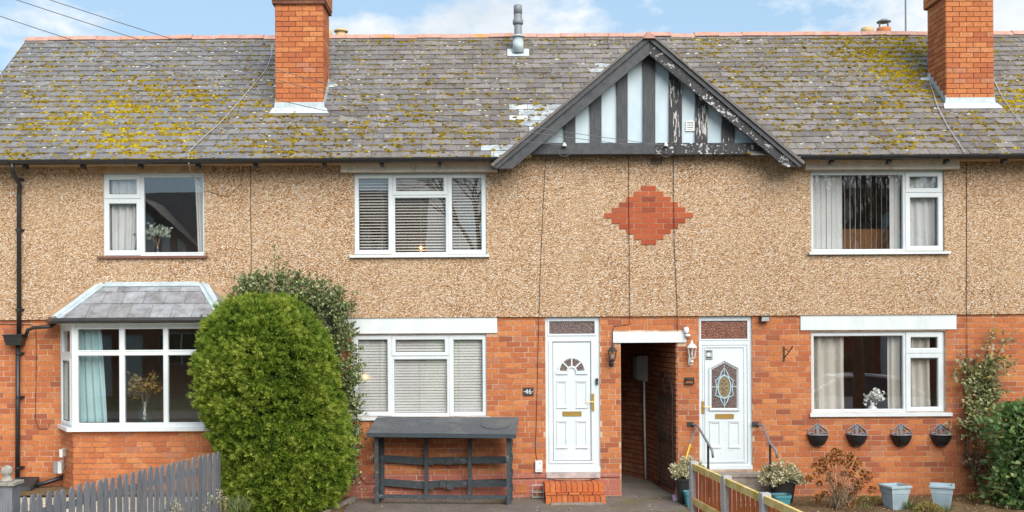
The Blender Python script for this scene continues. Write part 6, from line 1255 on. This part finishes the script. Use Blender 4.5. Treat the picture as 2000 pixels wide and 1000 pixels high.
pts, dr = np.array([tuple(q) for q in pts]), np.array([tuple(q) for q in dr]); s = rng.uniform(.038, .075, len(pts)); bulk('foliage', IVY, [(0, 1, 2, 3, 4, 5, 6, 7)], frames(dr) * s[:, None, None], pts, 'climber', cp_, rnd=rv)
# ------------------------------------------------------------------ dried hydrangea
hb_ = P(1640, 1010, -1.1); hy = thing('dried_hydrangea', 'dried brown hydrangea with papery flower heads in the front bed', 'shrub', (hb_.x, hb_.y, 0)); st = MB(); pts, dr, rv = [], [], []; hb_.z = 0
heads = [(1580, 938), (1592, 914), (1597, 928), (1606, 903), (1600, 948), (1620, 895), (1632, 886), (1612, 905), (1640, 888), (1650, 895), (1660, 893), (1668, 902), (1640, 905), (1626, 908), (1655, 910), (1676, 910), (1672, 918), (1615, 925), (1648, 928), (1622, 941), (1664, 930), (1685, 926), (1697, 932), (1690, 940), (1640, 952), (1655, 962), (1680, 950), (1676, 958), (1703, 960), (1597, 976), (1612, 970), (1666, 972), (1637, 965), (1662, 990), (1630, 896), (1670, 945), (1606, 915)]
for px, py in heads:
    y = -1.1 + random.uniform(-.3, .25); p = P(px, py - 3, y); st.tube([hb_ + Vector((random.gauss(0, .05), random.gauss(0, .05), 0)), hb_.lerp(p, .55) + Vector((random.gauss(0, .03), 0, .06)), p], [.006, .005, .003], 5)
    rr = random.uniform(.034, .060)
    for k in range(58):
        u = Vector((random.gauss(0, 1), random.gauss(0, 1), random.gauss(.25, .8))).normalized(); pts.append(p + u * rr * random.uniform(.7, 1)); dr.append(u + Vector((random.gauss(0, .5), random.gauss(0, .5), random.gauss(0, .5)))); rv.append(random.betavariate(1.3, 1.9))
for k in range(30): a = random.uniform(-1, 1); st.tube([hb_ + Vector((random.gauss(0, .07), random.gauss(0, .07), 0)), hb_ + Vector((a * .35, random.gauss(0, .15), random.uniform(.25, .5)))], [.006, .003], 4)
st.build('stem', 'stem', hy); sprays('flower_heads', 'dried', hy, pts, dr, rng.uniform(.024, .040, len(pts)), rv, 1.0)
# ------------------------------------------------------------------ ground cover, tufts, leaf litter
def tuft(label, px, py, y, n, h_, m, w, name='grass_tuft', cat='grass tuft'):
    p = P(px, py, y); p.z = max(p.z, 0) if p.z > .1 else 0; pts, dr = [], []
    for k in range(n): pts.append(p + Vector((random.gauss(0, w), random.gauss(0, w * .7), 0))); dr.append((random.gauss(0, .35), random.gauss(0, .35), 1))
    tag(sprays(name, m, None, pts, dr, rng.uniform(.6, 1.1, n) * h_, None, .06), label, cat)
tuft('green grass tuft left of the nearer pale blue planter', 1690, 1000, -1.3, 60, .14, 'grass', .06); tuft('green bulb leaves between the two pale blue planters', 1778, 1000, -1.35, 90, .18, 'grass', .05); tuft('grass tuft at the foot of the planter by the trellis', 1848, 1002, -1.45, 70, .13, 'grass', .06); tuft('yellow-green strappy tuft at the foot of the yew', 462, 1000, -2.2, 150, .26, 'grass', .10)
def mound(label, px, py, y, w, h_, n, m, sz):
    p = P(px, py, y); pts, dr = [], []
    for k in range(n): u = Vector((random.gauss(0, 1), random.gauss(0, 1), abs(random.gauss(0, 1)))).normalized(); q = random.uniform(.6, 1); pts.append(Vector((p.x + u.x * w * q, y + u.y * w * q, max(0, u.z * h_ * q)))); dr.append(u + Vector((random.gauss(0, .6), random.gauss(0, .6), .3)))
    th = thing('ground_cover', label, 'low plant', (p.x, y, 0)); sprays('foliage', m, th, pts, dr, sz, None, .8); b = MB()
    for k in range(12): a = k * .52; b.tube([(p.x, y, 0), (p.x + .5 * w * math.cos(a), y + .5 * w * math.sin(a), h_ * .7)], .004, 4)
    b.build('stems', 'stem', th)
mound('mound of yellow foliage between the pale blue planters', 1812, 990, -1.6, .22, .17, 900, 'groundcover', .03); mound('low straw-coloured plant right of the hydrangea', 1700, 985, -.75, .25, .12, 500, 'groundcover', .028); mound('low straw-coloured plant under the trellis', 1930, 992, -.5, .35, .12, 700, 'groundcover', .028); mound('low yellow plant by the fence foot of the yew', 440, 998, -2.6, .25, .2, 600, 'groundcover', .03)
# pale dried flower stems in front of the picket fence
dfl = thing('dried_weeds', 'pale dried flower stems in front of the picket fence', 'weeds', (-4.6, -3.2, 0)); st = MB(); pts, dr = [], []
for px, py in ((338, 985), (345, 980), (333, 1000), (352, 992), (410, 968), (425, 965), (432, 958), (436, 972), (441, 975), (316, 998), (400, 990)):
    p = P(px, py, -3.0); st.tube([(p.x + random.gauss(0, .05), -3.0, 0), p], .003, 4)
    for k in range(22): pts.append(p + Vector((random.gauss(0, .02), random.gauss(0, .02), random.gauss(-.02, .03)))); dr.append((random.gauss(0, 1), random.gauss(0, 1), .5))
st.build('stems', 'stem', dfl); sprays('seed_heads', 'variegated', dfl, pts, dr, .022, None, .8)
pts, dr = [], []
for k in range(520):
    if k < 260: x, y = random.uniform(-2.2, .6), random.gauss(-.12, .08)
    else: x, y = random.uniform(-2.3, 3.0), random.uniform(-1.6, 0)
    if y > -.02: y = -.03
    pts.append((x, y, .006 + random.random() * .012)); dr.append((random.gauss(0, 1), random.gauss(0, 1), random.gauss(0, .15)))
o = sprays('leaf_litter', 'litter', None, pts, dr, rng.uniform(.012, .04, len(pts)), None, .7, True); o['label'] = 'brown leaf litter scattered on the concrete path'; o['category'] = 'leaf litter'
pts, dr = [], []
for k in range(900): pts.append((random.uniform(3.0, 9.5), random.uniform(-1.8, -.02), .015 + random.random() * .02)); dr.append((random.gauss(0, 1), random.gauss(0, 1), random.gauss(0, .3)))
o = sprays('leaf_litter', 'litter', None, pts, dr, rng.uniform(.015, .05, len(pts)), None, .6, True); o['label'] = 'brown leaf litter on the garden soil by the planters'; o['category'] = 'leaf litter'

# ------------------------------------------------------------------ across the street: what the window panes mirror
def opposite(xc, label, gable_side, w=5.6):
    y = -25.0; th = thing('opposite_house', label, 'house', (xc, y, 0), 'houses across the street')
    wa, wb = w * .3, w * .64; win = [(xc - wb, xc - wa, 3.9, 5.2), (xc + wa, xc + wb, 3.9, 5.2), (xc - wb, xc - wa, 1.2, 2.5), (xc + wa, xc + wb, 1.2, 2.5)]; drs = [(xc - .9, xc - .1, 0, 2.4), (xc + .2, xc + 1.1, 0, 2.4)]
    MB().slab(xc - w, xc + w, -.1, 2.95, y - .3, y, win[2:] + drs).build('brick_wall', 'brick_rest', th); MB().slab(xc - w, xc + w, 2.95, 5.6, y - .3, y + .02, win[:2]).build('pebbledash_wall', 'pebbledash', th)
    for q in win: MB().ring(q, (q[0] + .08, q[1] - .08, q[2] + .08, q[3] - .08), y - .1, y, .01).box((q[0] + q[1]) / 2 - .04, (q[0] + q[1]) / 2 + .04, y - .1, y - .02, q[2] + .08, q[3] - .08).build('window_frame', 'upvc', th); MB().box(q[0], q[1], y - .2, y - .15, q[2], q[3]).build('window_pane', 'car_glass', th)
    for q in drs: MB().box(q[0], q[1], y - .15, y - .1, q[2], q[3]).build('door', 'upvc_door', th)
    MB().hexa([(xc - w, y + .4, 5.45), (xc + w, y + .4, 5.45), (xc + w, y - 3.2, 8.4), (xc - w, y - 3.2, 8.4), (xc - w, y + .4, 5.55), (xc + w, y + .4, 5.55), (xc + w, y - 3.2, 8.5), (xc - w, y - 3.2, 8.5)]).build('roof', 'slate_rest', th)
    gx = xc + gable_side; MB().prism([(gx - 2.4, 5.4), (gx + 2.4, 5.4), (gx, 7.5)], y + .3, y + .4).build('gable_panel', 'gable_panel', th); b = MB()
    for k in range(-3, 4): h_ = 5.45 + (2.4 - abs(k) * .62) * .86; b.box(gx + k * .62 - .12, gx + k * .62 + .12, y + .4, y + .46, 5.4, h_)
    b.build('gable_stud', 'timber_black', th); b = MB()
    for s in (-1, 1): b.hexa([(gx + s * 2.6, y - 2.4, 5.2), (gx, y - 2.4, 7.48), (gx, y + .55, 7.48), (gx + s * 2.6, y + .55, 5.2), (gx + s * 2.6, y - 2.4, 5.55), (gx, y - 2.4, 7.85), (gx, y + .55, 7.85), (gx + s * 2.6, y + .55, 5.55)])
    b.build('bargeboard', 'timber_black', th)
opposite(-14.8, 'pebbledash house across the street mirrored in the left upper window', .9); opposite(-5.9, 'pebbledash house across the street opposite number 46', 0, 3.25); opposite(15.5, 'pebbledash house across the street mirrored in the right window', 0)
def tree(label, x, y, h_, seed, r0=.17, sp=.55):
    rd = random.Random(seed); th = thing('bare_tree', label, 'tree', (x, y, 0), 'bare street trees'); tk = MB(); lm = MB()
    tk.tube([(x, y, -.1), (x + .03, y, h_ * .2), (x - .05, y + .05, h_ * .42)], [r0, r0 * .85, r0 * .7], 10)
    def grow(p, d, L, r, lvl):
        q = p + d * L; m_ = p.lerp(q, .5) + Vector((rd.gauss(0, .04), rd.gauss(0, .04), rd.gauss(0, .04))) * L; lm.tube([p, m_, q], [r, r * .8, r * .6], 6 if lvl < 2 else 3, False)
        if lvl >= 5: return
        for k in range(3 if lvl < 3 else 2):
            nd = (d + Vector((rd.gauss(0, sp), rd.gauss(0, sp), rd.gauss(.12, .4)))).normalized(); grow(q if k else m_.lerp(q, .6), nd, L * rd.uniform(.62, .82), r * .58, lvl + 1)
    for k in range(4): a = k * 1.6 + rd.random(); grow(Vector((x - .05, y + .05, h_ * .41)), Vector((sp * math.cos(a), sp * math.sin(a), 1)).normalized(), h_ * .2, r0 * .55, 0)
    tk.build('trunk', 'bark', th, True); lm.build('branch', 'bark', th, True)
tree('bare street tree mirrored in the right lower window', 8.4, -6.8, 7.0, 3, .15, .3); tree('bare street tree on the far pavement mirrored in the middle upper window', -.4, -23, 11, 8, .2); tree('bare street tree on the far pavement mirrored in the right upper window', 13, -19, 10, 14, .2)
pts = rng.normal(size=(5000, 3)); pts /= np.linalg.norm(pts, axis=1)[:, None]; pts[:, 2] = np.abs(pts[:, 2]); hd = thing('clipped_hedge', 'rounded golden hedge across the street', 'hedge', (12.3, -20.5, 0))
bulk('foliage', HLV, HLF, frames(pts) * .09, pts * np.array([1.3, .8, 1.75]) + np.array([12.3, -20.5, 0]), 'groundcover', hd); MB().lathe([(1.2, 0), (1.15, .8), (.8, 1.4), (.2, 1.65)], (12.3, -20.5, 0), 16).build('shade_core', 'core_dark', hd)  # solid dark core added inside the hedge to block light
car = thing('parked_car', 'silver hatchback parked at the kerb, mirrored in the window', 'car', (8.9, -9.3, -.05)); L0 = 6.7
sec = [(0, .55, .30, .62), (.12, .72, .25, .82), (.9, .80, .22, .92), (1.55, .83, .22, 1.0), (2.9, .84, .22, .98), (3.9, .83, .22, .95), (4.15, .72, .3, .85)]
cb = MB()
for u, w, z0, z1 in sec: cb.v += [(L0 + u, -9.3 + s * w * f, z) for s in (-1, 1) for f, z in ((.9, z0), (1, z0 + .25), (.98, z1 - .1), (.8, z1))]
for k in range(len(sec) - 1):
    a, b = k * 8, k * 8 + 8
    for s in (0, 4):
        for q in range(3): cb.f.append((a + s + q, b + s + q, b + s + q + 1, a + s + q + 1))
    cb.f.append((a + 3, b + 3, b + 7, a + 7)); cb.f.append((a, a + 4, b + 4, b))
cb.f += [(0, 1, 2, 3, 7, 6, 5, 4), tuple(48 + q for q in (0, 1, 2, 3, 7, 6, 5, 4))]; cb.build('body', 'car_paint', car, True)
gh_ = MB(); sec2 = [(1.1, .68, .95, .98), (1.95, .58, .95, 1.42), (2.6, .60, .95, 1.46), (3.4, .58, .95, 1.36), (4.0, .62, .93, 1.0)]
for u, w, z0, z1 in sec2: gh_.v += [(L0 + u, -9.3 + s * ww, z) for s in (-1, 1) for ww, z in ((.72, z0), (w, z1))]
for k in range(4):
    a, b = k * 4, k * 4 + 4
    for q, r_ in ((0, 1), (1, 3), (3, 2)): gh_.f.append((a + q, b + q, b + r_, a + r_))
gh_.build('cabin_glass', 'car_glass', car); rm = MB()
for s in (-1, 1): rm.tube([(L0 + u, -9.3 + s * (w + .02), z1) for u, w, z0, z1 in sec2], .035, 6)
rm.hexa([(L0 + 1.9, -9.9, 1.43), (L0 + 3.4, -9.9, 1.38), (L0 + 3.4, -8.7, 1.38), (L0 + 1.9, -8.7, 1.43), (L0 + 1.95, -9.85, 1.47), (L0 + 3.35, -9.85, 1.43), (L0 + 3.35, -8.75, 1.43), (L0 + 1.95, -8.75, 1.47)]); rm.build('roof_panel', 'car_paint', car)
for u in (.8, 3.35):
    for s in (-1, 1):
        wv = MB().lathe([(.2, -.09), (.31, -.09), (.32, 0), (.31, .09), (.2, .09)], (0, 0, 0), 18); wv.v = [(L0 + u + x, -9.3 + s * .74 + z, .26 + y) for x, y, z in wv.v]; w_ = wv.build('wheel', 'tyre', car, True)
        hv = MB().lathe([(.19, -.095), (.17, .095)], (0, 0, 0), 12); hv.v = [(L0 + u + x, -9.3 + s * .74 + z, .26 + y) for x, y, z in hv.v]; hv.build('hubcap', 'car_paint', w_)
for o in COL.objects:
    if o.type == 'MESH': o.data.update()
